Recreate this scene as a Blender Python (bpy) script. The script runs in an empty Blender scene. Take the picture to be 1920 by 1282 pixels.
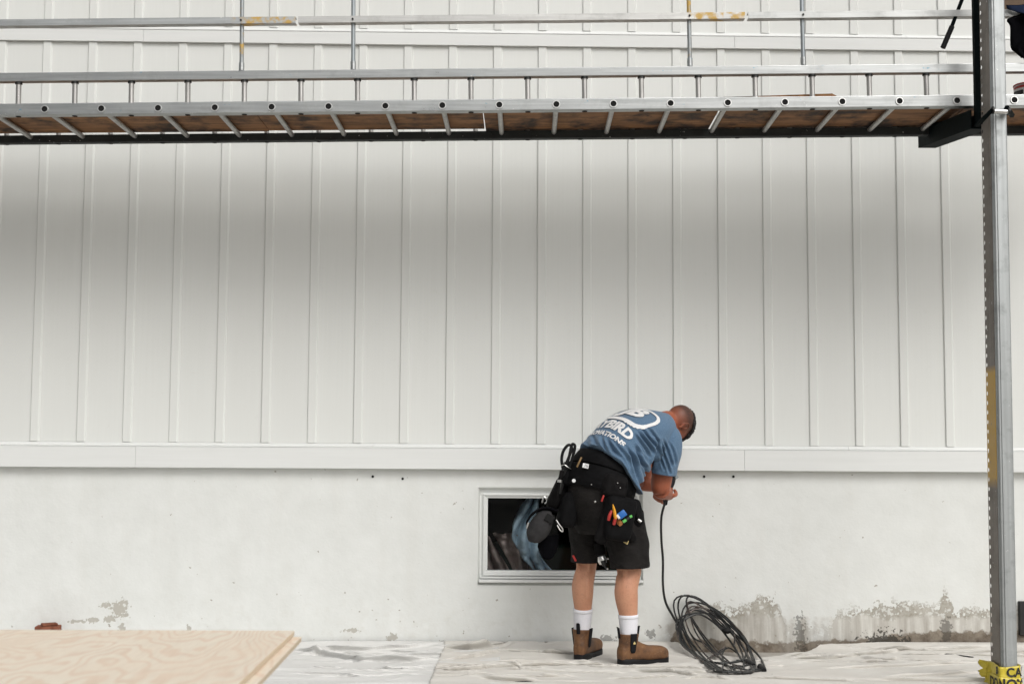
import bpy, bmesh, math, random
from math import sin, cos, pi, radians
from mathutils import Vector as V, Matrix, noise as mnoise
random.seed(7)
S = bpy.context.scene
C = S.collection

# ------------------------------------------------------------------ camera, sky, sun, exposure
CAM_DIST, CAM_H, F = 8.6, 1.17, 2602.0           # metres from the wall, metres above ground, focal length in photo pixels
CAM = V((0, -CAM_DIST, CAM_H))
M = Matrix(((0.99978962, 0.01912148, -0.00742197),
            (-0.01966484, 0.99645616, -0.08178273),
            (0.00583186, 0.08191147, 0.99662255)))   # columns: right, forward, up
cd = bpy.data.cameras.new('camera')
cam = bpy.data.objects.new('camera', cd); C.objects.link(cam)
r_, f_, u_ = M.col[0], M.col[1], M.col[2]
cam.matrix_world = Matrix(((r_.x, u_.x, -f_.x, CAM.x), (r_.y, u_.y, -f_.y, CAM.y), (r_.z, u_.z, -f_.z, CAM.z), (0, 0, 0, 1)))
cd.sensor_width = 36; cd.lens = F / 1920 * 36
cd.clip_end = 500; cd.clip_start = 0.05
cd.dof.use_dof = True; cd.dof.focus_distance = 7.9; cd.dof.aperture_fstop = 3.5
S.camera = cam

def ray(px, py):
    return M @ V(((px - 960) / F, 1, -(py - 641) / F))
def at(px, py, Y):
    d = ray(px, py); return CAM + d * ((Y + CAM_DIST) / d.y)
def atz(px, py, Z):
    d = ray(px, py); return CAM + d * ((Z - CAM_H) / d.z)

def proj(P):
    v = M.transposed() @ (V(P) - CAM); return 960 + F * v.x / v.y, 641 - F * v.z / v.y

SUN_EL, SUN_AZ = radians(43), radians(27)        # azimuth measured from straight out of the wall towards the right
w = bpy.data.worlds.new('World'); S.world = w; w.use_nodes = True
nt = w.node_tree; nt.nodes.clear()
sky = nt.nodes.new('ShaderNodeTexSky'); sky.sky_type = 'NISHITA'; sky.sun_disc = False
sky.sun_elevation = SUN_EL; sky.sun_rotation = pi - SUN_AZ
sky.dust_density = 6; sky.air_density = 1.0; sky.ozone_density = 1.0
hs = nt.nodes.new('ShaderNodeHueSaturation'); hs.inputs['Saturation'].default_value = 0.22
bg = nt.nodes.new('ShaderNodeBackground'); bg.inputs['Strength'].default_value = 0.15
wo = nt.nodes.new('ShaderNodeOutputWorld')
nt.links.new(sky.outputs[0], hs.inputs['Color']); nt.links.new(hs.outputs[0], bg.inputs[0]); nt.links.new(bg.outputs[0], wo.inputs[0])

sl = bpy.data.lights.new('sun', 'SUN'); sl.energy = 0.50; sl.angle = radians(23); sl.color = (1, 0.995, 0.97)
so = bpy.data.objects.new('sun', sl); C.objects.link(so)
sdir = V((sin(SUN_AZ) * cos(SUN_EL), -cos(SUN_AZ) * cos(SUN_EL), sin(SUN_EL)))   # towards the sun
so.rotation_euler = sdir.to_track_quat('Z', 'Y').to_euler()
so.location = (4, -12, 12)
S.view_settings.view_transform = 'Standard'; S.view_settings.look = 'None'
S.view_settings.gamma = 1; S.view_settings.use_curve_mapping = False
S.view_settings.exposure = -0.20

# ------------------------------------------------------------------ material helpers
class NT:
    def __init__(s, name):
        s.m = bpy.data.materials.new(name); s.m.use_nodes = True
        s.t = s.m.node_tree; s.t.nodes.clear()
        s.out = s.t.nodes.new('ShaderNodeOutputMaterial')
        s.b = s.t.nodes.new('ShaderNodeBsdfPrincipled')
        s.t.links.new(s.b.outputs[0], s.out.inputs[0])
        s._c = None
    def n(s, k): return s.t.nodes.new(k)
    def L(s, a, b):
        if isinstance(a, (int, float)): b.default_value = a
        elif isinstance(a, (tuple, list)): b.default_value = (*a, 1) if len(a) == 3 and b.type == 'RGBA' else a
        else: s.t.links.new(a, b)
    def pos(s):
        if s._c is None: s._c = s.n('ShaderNodeTexCoord').outputs['Object']
        return s._c
    def geo(s): return s.n('ShaderNodeNewGeometry').outputs['Position']
    def math(s, op, a, b=0.0, c=None):
        x = s.n('ShaderNodeMath'); x.operation = op
        s.L(a, x.inputs[0]); s.L(b, x.inputs[1])
        if c is not None: s.L(c, x.inputs[2])
        return x.outputs[0]
    def xyz(s, v):
        x = s.n('ShaderNodeSeparateXYZ'); s.L(v, x.inputs[0]); return x.outputs
    def scale(s, v, sc):
        x = s.n('ShaderNodeVectorMath'); x.operation = 'MULTIPLY'; s.L(v, x.inputs[0]); x.inputs[1].default_value = sc; return x.outputs[0]
    def noise(s, v, sc=5, det=4, rough=0.55, dist=0.0):
        x = s.n('ShaderNodeTexNoise'); s.L(v, x.inputs['Vector']); x.inputs['Scale'].default_value = sc
        x.inputs['Detail'].default_value = det; x.inputs['Roughness'].default_value = rough; x.inputs['Distortion'].default_value = dist
        return x.outputs[0]
    def mr(s, v, a, b, c=0.0, d=1.0, smooth=False):
        x = s.n('ShaderNodeMapRange'); s.L(v, x.inputs[0])
        if smooth: x.interpolation_type = 'SMOOTHSTEP'
        for i, q in enumerate((a, b, c, d)): s.L(q, x.inputs[i + 1])
        return x.outputs[0]
    def mix(s, f, a, b):
        x = s.n('ShaderNodeMix'); x.data_type = 'RGBA'
        s.L(f, x.inputs[0]); s.L(a, x.inputs[6]); s.L(b, x.inputs[7]); return x.outputs[2]
    def curve(s, v, pts):
        x = s.n('ShaderNodeFloatCurve'); c = x.mapping.curves[0]
        while len(c.points) < len(pts): c.points.new(0.5, 0.5)
        for p, q in zip(c.points, pts): p.location = q; p.handle_type = 'VECTOR'
        x.mapping.update(); s.L(v, x.inputs['Value']); return x.outputs[0]
    def bump(s, h, strength=0.3, dist=0.01, prev=None):
        x = s.n('ShaderNodeBump'); x.inputs['Strength'].default_value = strength; x.inputs['Distance'].default_value = dist
        s.L(h, x.inputs['Height'])
        if prev is not None: s.L(prev, x.inputs['Normal'])
        s.L(x.outputs[0], s.b.inputs['Normal']); return x.outputs[0]
    def set(s, col=None, rough=None, metal=None, spec=None):
        if col is not None: s.L(col, s.b.inputs['Base Color'])
        if rough is not None: s.L(rough, s.b.inputs['Roughness'])
        if metal is not None: s.L(metal, s.b.inputs['Metallic'])
        if spec is not None: s.L(spec, s.b.inputs['Specular IOR Level'])
        return s

def plain(name, col, rough=0.6, metal=0.0, var=0.15, sc=20.0, spec=None, bump=0.0):
    t = NT(name); v = t.noise(t.pos(), sc, 5)
    k = t.mr(v, 0.3, 0.7)
    a = tuple(c * (1 - var) for c in col); b = tuple(min(1, c * (1 + var)) for c in col)
    t.set(t.mix(k, a, b), rough, metal, spec)
    if bump: t.bump(v, bump, 0.004)
    return t.m

MAT = {}
# white siding: faint vertical brushing
t = NT('white_siding'); p = t.geo()
st = t.noise(t.scale(p, (70, 70, 1.4)), 1, 4); cl = t.noise(p, 1.3, 3); sp = t.noise(p, 45, 2)
col = t.mix(t.mr(st, 0.3, 0.7), (0.738, 0.756, 0.728), (0.760, 0.777, 0.752))
col = t.mix(t.mr(cl, 0.35, 0.75, 0, 0.35), col, (0.72, 0.722, 0.69))
oi = t.n('ShaderNodeObjectInfo').outputs['Random']; col = t.mix(t.mr(oi, 0, 1, 0, 0.5), col, (0.715, 0.727, 0.702))
dust = t.math('MULTIPLY', t.mr(t.noise(p, 14, 6, 0.7), 0.60, 0.78), 0.22); col = t.mix(dust, col, (0.60, 0.585, 0.54))
t.set(col, t.mr(st, 0.3, 0.7, 0.42, 0.55)); t.bump(t.math('ADD', st, t.math('MULTIPLY', t.noise(t.scale(p, (3, 3, 0.8)), 1, 2), 4)), 0.05, 0.003); MAT['siding'] = t.m
t = NT('white_trim_board'); p = t.geo(); a = t.noise(t.scale(p, (1.5, 40, 40)), 1, 4)
t.set(t.mix(t.mr(a, 0.3, 0.7), (0.732, 0.747, 0.73), (0.765, 0.78, 0.765)), 0.5); t.bump(a, 0.03, 0.002); MAT['trim'] = t.m

# painted concrete foundation: peeled zones, streaks, chips
def px2x(px): return at(px, 1180, 0).x
def norm_x(x): return (x + 4.6) / 9.2
t = NT('painted_concrete'); p = t.geo(); X, Y_, Z = t.xyz(p)
xn = t.math('DIVIDE', t.math('ADD', X, 4.6), 9.2)
def hcurve(pts):  # (photo px x, height m) -> curve over normalised x, value height / 0.5
    q = [(0.0, 0.0)] + [(norm_x(px2x(a)), b / 0.5) for a, b in pts] + [(1.0, 0.0)]
    return t.math('MULTIPLY', t.curve(xn, q), 0.5)
n_big = t.noise(p, 5.0, 8, 0.62); n_mid = t.noise(p, 17, 6, 0.6); n_fine = t.noise(p, 60, 4)
streak = t.noise(t.scale(p, (26, 26, 2.0)), 1, 5)
base = t.mix(t.mr(n_big, 0.3, 0.7), (0.695, 0.71, 0.685), (0.755, 0.77, 0.748))
base = t.mix(t.mr(t.noise(t.scale(p, (6, 6, 1.2)), 1, 5), 0.5, 0.8, 0, 0.35), base, (0.64, 0.64, 0.60))
low = t.mr(Z, 0.0, 0.45, 1, 0)
base = t.mix(t.math('MULTIPLY', t.mr(n_mid, 0.5, 0.75), t.math('MULTIPLY', low, 0.35)), base, (0.54, 0.52, 0.46))
# hatch of the peel zones
h1 = hcurve([(1225, 0.0), (1262, 0.16), (1300, 0.25), (1340, 0.27), (1380, 0.26), (1400, 0.27), (1440, 0.315), (1462, 0.30), (1470, 0.13), (1500, 0.14), (1505, 0.20), (1520, 0.12),
             (1555, 0.13), (1566, 0.21), (1615, 0.235), (1640, 0.28), (1700, 0.305), (1740, 0.26), (1765, 0.25), (1770, 0.36), (1780, 0.36), (1786, 0.25), (1850, 0.25), (1915, 0.25)])
wob = t.math('ADD', t.math('MULTIPLY', t.math('SUBTRACT', n_mid, 0.5), 0.26), t.math('MULTIPLY', t.math('SUBTRACT', n_fine, 0.5), 0.16))
d1 = t.math('SUBTRACT', t.math('ADD', h1, t.math('ADD', wob, t.math('MULTIPLY', t.math('SUBTRACT', n_big, 0.5), 0.14))), Z)
peel = t.math('MULTIPLY', t.mr(d1, 0.0, 0.012), t.mr(h1, 0.10, 0.18))
patch = t.mr(t.math('ADD', t.math('MULTIPLY', n_mid, .6), t.math('MULTIPLY', n_fine, .4)), 0.53, 0.57, 1, 0.25)          # bits of paint left inside the peel
conc = t.mix(t.mr(n_big, 0.3, 0.7), (0.35, 0.33, 0.285), (0.49, 0.47, 0.42))
conc = t.mix(t.mr(n_fine, 0.45, 0.8), conc, (0.27, 0.245, 0.20))
col = t.mix(t.math('MULTIPLY', peel, patch), base, conc)
# lime-washed streaky band beneath the peeled rim
z2 = t.math('ADD', 0.205, t.math('MULTIPLY', t.math('SUBTRACT', n_big, 0.5), 0.16))
band = t.math('MULTIPLY', t.mr(t.math('SUBTRACT', z2, Z), 0.0, 0.02), t.mr(t.math('ADD', h1, t.math('MULTIPLY', t.math('SUBTRACT', n_mid, 0.5), 0.25)), 0.09, 0.19))
wash = t.mix(t.mr(streak, 0.35, 0.68), (0.40, 0.375, 0.335), (0.655, 0.645, 0.60))
col = t.mix(t.math('MULTIPLY', band, 0.9), col, wash)
# damp brown foot of the wall
h3 = hcurve([(1240, 0.0), (1270, 0.12), (1300, 0.07), (1430, 0.055), (1480, 0.045), (1560, 0.06), (1640, 0.07), (1690, 0.10), (1760, 0.12), (1850, 0.12), (1915, 0.12)])
d3 = t.math('SUBTRACT', t.math('ADD', h3, t.math('MULTIPLY', t.math('SUBTRACT', n_mid, 0.5), 0.12)), Z)
foot = t.math('MULTIPLY', t.mr(d3, 0.0, 0.016), t.mr(h3, 0.03, 0.05))
brown = t.mix(t.mr(n_mid, 0.35, 0.7), (0.115, 0.088, 0.064), (0.30, 0.262, 0.21))
col = t.mix(foot, col, brown)
def spot(px, py, rx, rz, amt):                    # a stain with a shape of its own, centred on one place of the wall
    c = at(px, py, 0)
    dx = t.math('DIVIDE', t.math('SUBTRACT', X, c.x), rx); dz = t.math('DIVIDE', t.math('SUBTRACT', Z, c.z), rz)
    r = t.math('SQRT', t.math('ADD', t.math('MULTIPLY', dx, dx), t.math('MULTIPLY', dz, dz)))
    r = t.math('ADD', r, t.math('MULTIPLY', t.math('SUBTRACT', n_mid, 0.5), 2.6))
    r = t.math('ADD', r, t.math('MULTIPLY', t.math('SUBTRACT', n_fine, 0.5), 3.4))
    return t.math('MULTIPLY', t.mr(r, 1.0, 0.86), amt)
mold = t.math('MAXIMUM', spot(1665, 1207, 0.15, 0.065, 0.9), spot(1500, 1190, 0.035, 0.11, 0.6))
mold = t.math('MAXIMUM', mold, spot(1775, 1190, 0.03, 0.09, 0.6))
mold = t.math('MAXIMUM', mold, spot(1222, 1189, 0.028, 0.026, 0.6))
mold = t.math('MAXIMUM', mold, spot(1145, 1198, 0.05, 0.02, 0.55))
col = t.mix(mold, col, (0.055, 0.05, 0.04))
chips = spot(222, 1142, 0.055, 0.05, 0.8)
for a in ((196, 1134, .03, .015), (205, 1160, .03, .02), (172, 1162, .03, .015), (229, 1175, .018, .03), (140, 1165, .05, .012), (352, 1180, .015, .02), (735, 1195, .03, .02), (660, 1182, .05, .012)):
    chips = t.math('MAXIMUM', chips, spot(*a, 0.75))
col = t.mix(chips, col, (0.40, 0.375, 0.32))
# small chips and pin holes anywhere, denser near the ground
pin = t.noise(p, 30, 3, 0.5); pin2 = t.noise(t.scale(p, (1, 1, 1)), 11, 3, 0.5)
pm = t.math('MULTIPLY', t.mr(t.math('ADD', pin, t.math('MULTIPLY', low, 0.045)), 0.745, 0.765), 0.8)
col = t.mix(pm, col, (0.33, 0.30, 0.25))
pm2 = t.math('MULTIPLY', t.mr(t.math('ADD', pin2, t.math('MULTIPLY', low, 0.05)), 0.76, 0.775), 0.65)
col = t.mix(pm2, col, (0.36, 0.335, 0.29))
t.set(col, t.mr(peel, 0, 1, 0.6, 0.9))
hgt = t.math('ADD', t.math('MULTIPLY', n_big, 0.6), t.math('ADD', t.math('MULTIPLY', n_fine, 0.14), t.math('MULTIPLY', n_mid, 0.3)))
hgt = t.math('SUBTRACT', hgt, t.math('MULTIPLY', t.math('ADD', peel, t.math('ADD', chips, pm)), 0.45))
t.bump(hgt, 0.42, 0.012); MAT['concrete'] = t.m

# weathered aluminium
def alu(name, base, axis=(2, 60, 60), metal=0.75, dirt=0.35, rough=0.42, blue=0.0, yellow=None):
    t = NT(name); p = t.geo()
    s1 = t.noise(t.scale(p, axis), 1, 5, 0.6); s2 = t.noise(p, 9, 6, 0.65); s3 = t.noise(p, 60, 3)
    a = tuple(c * 0.72 for c in base)
    col = t.mix(t.mr(s1, 0.3, 0.7), a, base)
    col = t.mix(t.mr(s2, 0.52, 0.72, 0, dirt), col, tuple(c * 0.45 for c in base))
    m = t.math('MULTIPLY', t.mr(s3, 0.70, 0.74), 0.6); col = t.mix(m, col, (0.8, 0.8, 0.78))
    mt = metal
    if blue:
        bm = t.math('MULTIPLY', t.mr(t.noise(t.scale(p, (14, 30, 30)), 1, 5, 0.7), 0.66, 0.70), blue)
        col = t.mix(bm, col, (0.10, 0.30, 0.42)); mt = t.math('MULTIPLY', t.math('SUBTRACT', 1.0, bm), metal)
    if yellow:
        ym = yellow(t, p, s2, s1); col = t.mix(ym, col, t.mix(s2, (0.50, 0.29, 0.04), (0.62, 0.40, 0.08)))
        mt = t.math('MULTIPLY', t.math('SUBTRACT', 1.0, ym), metal)
    t.set(col, t.mr(s2, 0.3, 0.7, rough - 0.08, rough + 0.14), mt); t.bump(t.math('ADD', t.math('MULTIPLY', s1, 0.5), t.math('MULTIPLY', s3, 0.5)), 0.10, 0.003)
    return t.m
def yellow_at(zones, axis, thr=0.46):
    def fn(t, p, s2, s1):
        c = t.xyz(p)[axis]; m = None
        for a, b in zones:
            q = t.math('MULTIPLY', t.mr(c, a - 0.03, a + 0.03), t.mr(c, b - 0.02, b + 0.02, 1, 0))
            m = q if m is None else t.math('MAXIMUM', m, q)
        wear = t.mr(t.math('ADD', t.math('MULTIPLY', s2, 0.6), t.math('MULTIPLY', t.noise(p, 28, 5), 0.4)), thr - 0.05, thr + 0.03)
        return t.math('MULTIPLY', t.math('MULTIPLY', m, wear), 0.9)
    return fn
MAT['alu'] = alu('weathered_aluminium', (0.50, 0.515, 0.51), metal=0.92, rough=0.34, blue=0.8)
MAT['alu_rear'] = alu('shade_painted_aluminium', (0.035, 0.04, 0.04), metal=0.1, dirt=.5, rough=0.7)  # rear rail: shade and dark reflection of the deck painted into the base colour
MAT['alu_rung'] = alu('aluminium_rung', (0.56, 0.55, 0.53), (30, 30, 4), 0.8, 0.3)
MAT['galv'] = alu('galvanised_steel', (0.42, 0.46, 0.48), (40, 40, 3), 0.7, 0.4, 0.5)
MAT['pipe_yellow'] = alu('worn_yellow_pipe', (0.42, 0.45, 0.46), (40, 40, 3), 0.7, 0.4, 0.5, yellow=yellow_at([(3.2, 9)], 2, 0.56))
MAT['dark_steel'] = plain('dark_green_steel', (0.0025, 0.0055, 0.0058), 0.7, 0.0, 0.4, 30, 0.06)
MAT['black_rubber'] = plain('black_rubber', (0.007, 0.007, 0.008), 0.6, 0, 0.3, 40, 0.25)
MAT['hole'] = plain('dark_hollow', (0.004, 0.004, 0.004), 0.9, 0, 0.1, 10)
MAT['steel'] = plain('bright_steel', (0.72, 0.72, 0.70), 0.28, 0.9, 0.1, 60)
MAT['white_plastic'] = plain('white_print', (0.74, 0.74, 0.74), 0.55, 0, 0.04, 30)

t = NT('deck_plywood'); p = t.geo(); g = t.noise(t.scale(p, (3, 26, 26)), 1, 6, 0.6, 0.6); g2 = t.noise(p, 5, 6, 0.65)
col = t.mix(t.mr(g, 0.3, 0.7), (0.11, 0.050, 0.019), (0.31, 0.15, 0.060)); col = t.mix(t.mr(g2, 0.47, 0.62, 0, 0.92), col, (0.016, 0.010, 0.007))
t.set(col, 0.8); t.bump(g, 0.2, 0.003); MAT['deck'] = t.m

# fresh sheathing plywood: cathedral grain
def ply(name, edge=False):
    t = NT(name); p = t.geo()
    nd = t.noise(t.scale(p, (1.9, 0.62, 1)), 1.25, 3, 0.42)
    ring = t.math('SINE', t.math('MULTIPLY', nd, 210.0)); ring2 = t.noise(t.scale(p, (60, 5, 5)), 1, 4)
    fine = t.noise(t.scale(p, (160, 10, 160)), 1, 4); tone = t.noise(t.scale(p, (2.0, 0.8, 1)), 1.6, 4)
    if edge: ring = t.math('SINE', t.math('MULTIPLY', t.xyz(p)[2], 1050.0))
    col = t.mix(t.mr(ring, 0.0, 1.0, 0, 0.85), (0.86, 0.775, 0.64), (0.78, 0.61, 0.465))
    col = t.mix(t.mr(tone, 0.40, 0.66, 0, 0.65), col, (0.84, 0.70, 0.55))
    col = t.mix(t.mr(ring2, 0.45, 0.7, 0, 0.18), col, (0.62, 0.52, 0.42))
    col = t.mix(t.mr(fine, 0.4, 0.8, 0, 0.2), col, (0.52, 0.38, 0.26))
    if edge: col = t.mix(t.mr(ring, 0.0, 0.5, 0, 0.6), (0.76, 0.64, 0.48), (0.55, 0.39, 0.25))
    t.set(col, 0.62); t.bump(fine, 0.08, 0.002); return t.m
MAT['ply'] = ply('fresh_plywood'); MAT['ply_edge'] = ply('plywood_edge', True)

# canvas
def canvas(name, a, b, c):
    t = NT(name); p = t.geo()
    n1 = t.noise(p, 2.4, 6, 0.6); wv = t.noise(p, 350, 2); n3 = t.noise(t.scale(p, (3, 9, 9)), 1, 6, 0.65)
    col = t.mix(t.mr(n1, 0.3, 0.7), a, b); col = t.mix(t.mr(t.noise(p, 1.1, 3), 0.5, 0.74, 0, 0.35), col, c)
    sp = t.math('MULTIPLY', t.mr(t.noise(p, 26, 3), 0.735, 0.75), 0.6); col = t.mix(sp, col, (0.10, 0.09, 0.08))
    t.set(col, 0.9, 0, 0.2); t.bump(t.math('ADD', t.math('MULTIPLY', wv, 0.08), n3), 0.25, 0.010); return t.m
MAT['cloth_grey'] = canvas('bleached_canvas', (0.635, 0.632, 0.612), (0.685, 0.683, 0.665), (0.56, 0.56, 0.548))
MAT['cloth_cream'] = canvas('cream_canvas', (0.60, 0.575, 0.53), (0.66, 0.645, 0.605), (0.49, 0.465, 0.42))
t = NT('bare_ground'); p = t.geo(); a = t.noise(p, 6, 8, 0.65)
t.set(t.mix(t.mr(a, 0.3, 0.7), (0.30, 0.275, 0.24), (0.46, 0.44, 0.40)), 0.95); t.bump(a, 0.5, 0.02); MAT['ground'] = t.m

# worker
HEAD_C = at(1268, 794, -0.36)
H_UP = V((0.84, 0.50, 0.10)).normalized()
_r = V((0.44, -0.84, -0.26)); H_R = (_r - H_UP * _r.dot(H_UP)).normalized(); H_F = H_UP.cross(H_R).normalized()
t = NT('sunburnt_skin'); p = t.geo(); n1 = t.noise(p, 9, 5); n2 = t.noise(p, 90, 3); Xs, Ys, Zs = t.xyz(p)
redz = t.mr(Zs, 0.55, 0.95)
skin = t.mix(redz, (0.56, 0.285, 0.175), (0.36, 0.105, 0.050))
skin = t.mix(t.mr(n1, 0.35, 0.7, 0, 0.5), skin, t.mix(redz, (0.45, 0.195, 0.115), (0.26, 0.067, 0.031)))
skin = t.mix(t.mr(n2, 0.5, 0.8, 0, 0.3), skin, (0.30, 0.12, 0.06)); hr_ = t.noise(t.scale(p, (190, 190, 45)), 1, 3, 0.6)
skin = t.mix(t.math('MULTIPLY', t.mr(hr_, 0.60, 0.72), t.math('MULTIPLY', t.mr(Zs, 0.75, 0.6), 0.35)), skin, (0.13, 0.06, 0.035))
def dotc(vec):
    x = t.n('ShaderNodeVectorMath'); x.operation = 'SUBTRACT'; t.L(p, x.inputs[0]); x.inputs[1].default_value = HEAD_C
    y = t.n('ShaderNodeVectorMath'); y.operation = 'DOT_PRODUCT'; t.L(x.outputs[0], y.inputs[0]); y.inputs[1].default_value = vec; return y.outputs['Value']
hu, hf, hr = dotc(H_UP), dotc(H_F), dotc(H_R)
# cropped hair on the back and sides of the skull: grows denser towards the crown
lim = t.math('ADD', hu, t.math('MULTIPLY', hf, -0.25))
fade = t.mr(t.math('ADD', lim, t.math('MULTIPLY', t.math('SUBTRACT', n1, 0.5), 0.02)), -0.045, 0.045)
inhead = t.math('MULTIPLY', t.mr(hu, -0.09, -0.05), t.mr(hf, 0.075, 0.06))
fd = t.math('MULTIPLY', t.math('MULTIPLY', fade, inhead), t.mr(t.noise(p, 260, 3), 0.3, 0.62, 0.62, 1.0))
skin = t.mix(fd, skin, (0.026, 0.016, 0.012))
t.set(skin, t.mr(n1, 0.3, 0.7, 0.48, 0.66)); t.b.inputs['Subsurface Weight'].default_value = 0.12; t.b.inputs['Subsurface Radius'].default_value = (0.012, 0.005, 0.003)
t.b.inputs['Subsurface Scale'].default_value = 0.6
t.bump(n2, 0.12, 0.003); MAT['skin'] = t.m
t = NT('blue_heather_cotton'); p = t.geo(); n1 = t.noise(p, 240, 3, 0.7); n2 = t.noise(p, 12, 5)
col = t.mix(t.mr(n1, 0.3, 0.72), (0.062, 0.122, 0.205), (0.150, 0.232, 0.330)); col = t.mix(t.mr(n2, 0.4, 0.7, 0, 0.2), col, (0.075, 0.14, 0.23))
t.set(col, 0.92, 0, 0.15); t.b.inputs['Sheen Weight'].default_value = 0.15; t.bump(n1, 0.10, 0.002); MAT['shirt'] = t.m
t = NT('charcoal_work_cloth'); p = t.geo(); n1 = t.noise(p, 8, 6); wv = t.noise(p, 300, 2); n2 = t.noise(t.scale(p, (9, 9, 22)), 1, 5, 0.6, 1.0)
t.set(t.mix(t.mr(n1, 0.3, 0.7), (0.0075, 0.0068, 0.0066), (0.018, 0.016, 0.015)), 0.85, 0, 0.2)
t.bump(t.math('ADD', n2, t.math('MULTIPLY', wv, 0.1)), 0.6, 0.02); MAT['shorts'] = t.m
t = NT('brown_boot_leather'); p = t.geo(); n1 = t.noise(p, 16, 7, 0.65); n2 = t.noise(p, 70, 5)
col = t.mix(t.mr(n1, 0.3, 0.68), (0.050, 0.021, 0.009), (0.195, 0.090, 0.034)); col = t.mix(t.mr(n2, 0.55, 0.8, 0, 0.5), col, (0.30, 0.175, 0.085))
t.set(col, t.mr(n1, 0.3, 0.7, 0.55, 0.75)); t.bump(n2, 0.25, 0.005); MAT['leather'] = t.m
MAT['sock'] = plain('white_sock', (0.74, 0.74, 0.78), 0.95, 0, 0.04, 200, 0.1, 0.15)
MAT['elastic'] = plain('black_elastic', (0.010, 0.010, 0.012), 0.9, 0, 0.3, 200, 0.2)
MAT['nylon'] = plain('black_nylon', (0.0035, 0.0035, 0.004), 0.8, 0, 0.45, 30, 0.15, 0.3)
MAT['nylon2'] = plain('worn_black_canvas', (0.0075, 0.007, 0.0072), 0.9, 0, 0.5, 25, 0.12, 0.4)
MAT['capgrey'] = plain('grey_cap_cotton', (0.034, 0.033, 0.034), 0.9, 0, 0.2, 30, 0.2, 0.3)
MAT['hair'] = plain('dark_hair', (0.012, 0.009, 0.008), 0.6, 0, 0.4, 120)
MAT['red'] = plain('red_plastic', (0.42, 0.03, 0.025), 0.4, 0, 0.1, 20)
MAT['yellow'] = plain('yellow_orange_plastic', (0.80, 0.36, 0.02), 0.4, 0, 0.12, 20)
MAT['blue'] = plain('blue_plastic', (0.02, 0.14, 0.46), 0.4, 0, 0.1, 20)
MAT['green'] = plain('green_plastic', (0.16, 0.62, 0.14), 0.4, 0, 0.1, 20)
MAT['orange_wood'] = plain('turned_wood_handle', (0.42, 0.17, 0.05), 0.5, 0, 0.3, 60)
MAT['badge'] = plain('tan_badge', (0.55, 0.43, 0.18), 0.6, 0, 0.1, 40)
MAT['gold'] = plain('gold_thread', (0.17, 0.10, 0.03), 0.6, 0, 0.2, 60)
MAT['tape'] = plain('yellow_tape', (0.62, 0.50, 0.045), 0.35, 0, 0.08, 12)
MAT['ink'] = plain('black_ink', (0.012, 0.012, 0.012), 0.5, 0, 0.1, 12)
MAT['navy'] = plain('navy_cloth', (0.010, 0.018, 0.045), 0.9, 0, 0.3, 20, 0.2, 0.3)
MAT['blackcloth'] = plain('black_cloth', (0.003, 0.003, 0.004), 0.95, 0, 0.3, 20, 0.05, 0.3)
MAT['tan_cloth'] = plain('brown_canvas', (0.15, 0.105, 0.075), 0.9, 0, 0.2, 10, 0.2, 0.3)
MAT['brick'] = plain('old_red_brick', (0.20, 0.075, 0.045), 0.9, 0, 0.4, 30, 0.2, 0.5)
MAT['cord'] = plain('black_cord', (0.010, 0.011, 0.011), 0.45, 0, 0.2, 40)
t = NT('dusty_cord'); p = t.geo(); a = t.noise(p, 22, 4)
t.set(t.mix(t.mr(a, 0.45, 0.62), (0.013, 0.012, 0.013), (0.12, 0.095, 0.08)), 0.5); MAT['cord_dusty'] = t.m
MAT['red_cord_dust'] = plain('reddish_dust', (0.13, 0.075, 0.06), 0.8, 0, 0.2, 40)
MAT['blue_reflection_sheet'] = plain('pale_blue_reflection', (0.43, 0.53, 0.61), 0.3, 0, 0.3, 9)  # colour of a pale streak reflected in the pane
MAT['reflected_brown'] = plain('brown_reflection', (0.36, 0.265, 0.235), 0.8, 0, 0.3, 6)  # colour of the brown streaks reflected in the pane
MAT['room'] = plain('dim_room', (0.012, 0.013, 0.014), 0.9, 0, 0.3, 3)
MAT['reflected_green'] = plain('green_reflection', (0.006, 0.030, 0.020), 0.7, 0, 0.3, 4)  # colour of the dark green reflected in the pane
t = NT('window_glass'); gl = t.n('ShaderNodeBsdfGlossy'); gl.inputs['Roughness'].default_value = 0.015
tr = t.n('ShaderNodeBsdfTransparent'); tr.inputs[0].default_value = (0.90, 0.93, 0.94, 1); ms = t.n('ShaderNodeMixShader')
fr = t.n('ShaderNodeFresnel'); fr.inputs[0].default_value = 1.25
t.L(fr.outputs[0], ms.inputs[0]); t.L(tr.outputs[0], ms.inputs[1]); t.L(gl.outputs[0], ms.inputs[2])
t.t.links.new(ms.outputs[0], t.out.inputs[0]); t.t.nodes.remove(t.b)
bb = t.n('ShaderNodeBump'); bb.inputs['Strength'].default_value = 0.25; bb.inputs['Distance'].default_value = 0.01
t.L(t.noise(t.geo(), 2.2, 2), bb.inputs['Height']); t.L(bb.outputs[0], gl.inputs['Normal']); MAT['glass'] = t.m
t = NT('tree_leaves'); a = t.noise(t.geo(), 1.2, 4)
t.set(t.mix(t.mr(a, 0.3, 0.7), (0.018, 0.042, 0.012), (0.05, 0.10, 0.028)), 0.6); MAT['leaf'] = t.m
MAT['bark'] = plain('grey_brown_bark', (0.09, 0.07, 0.05), 0.9, 0, 0.3, 8)

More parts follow.
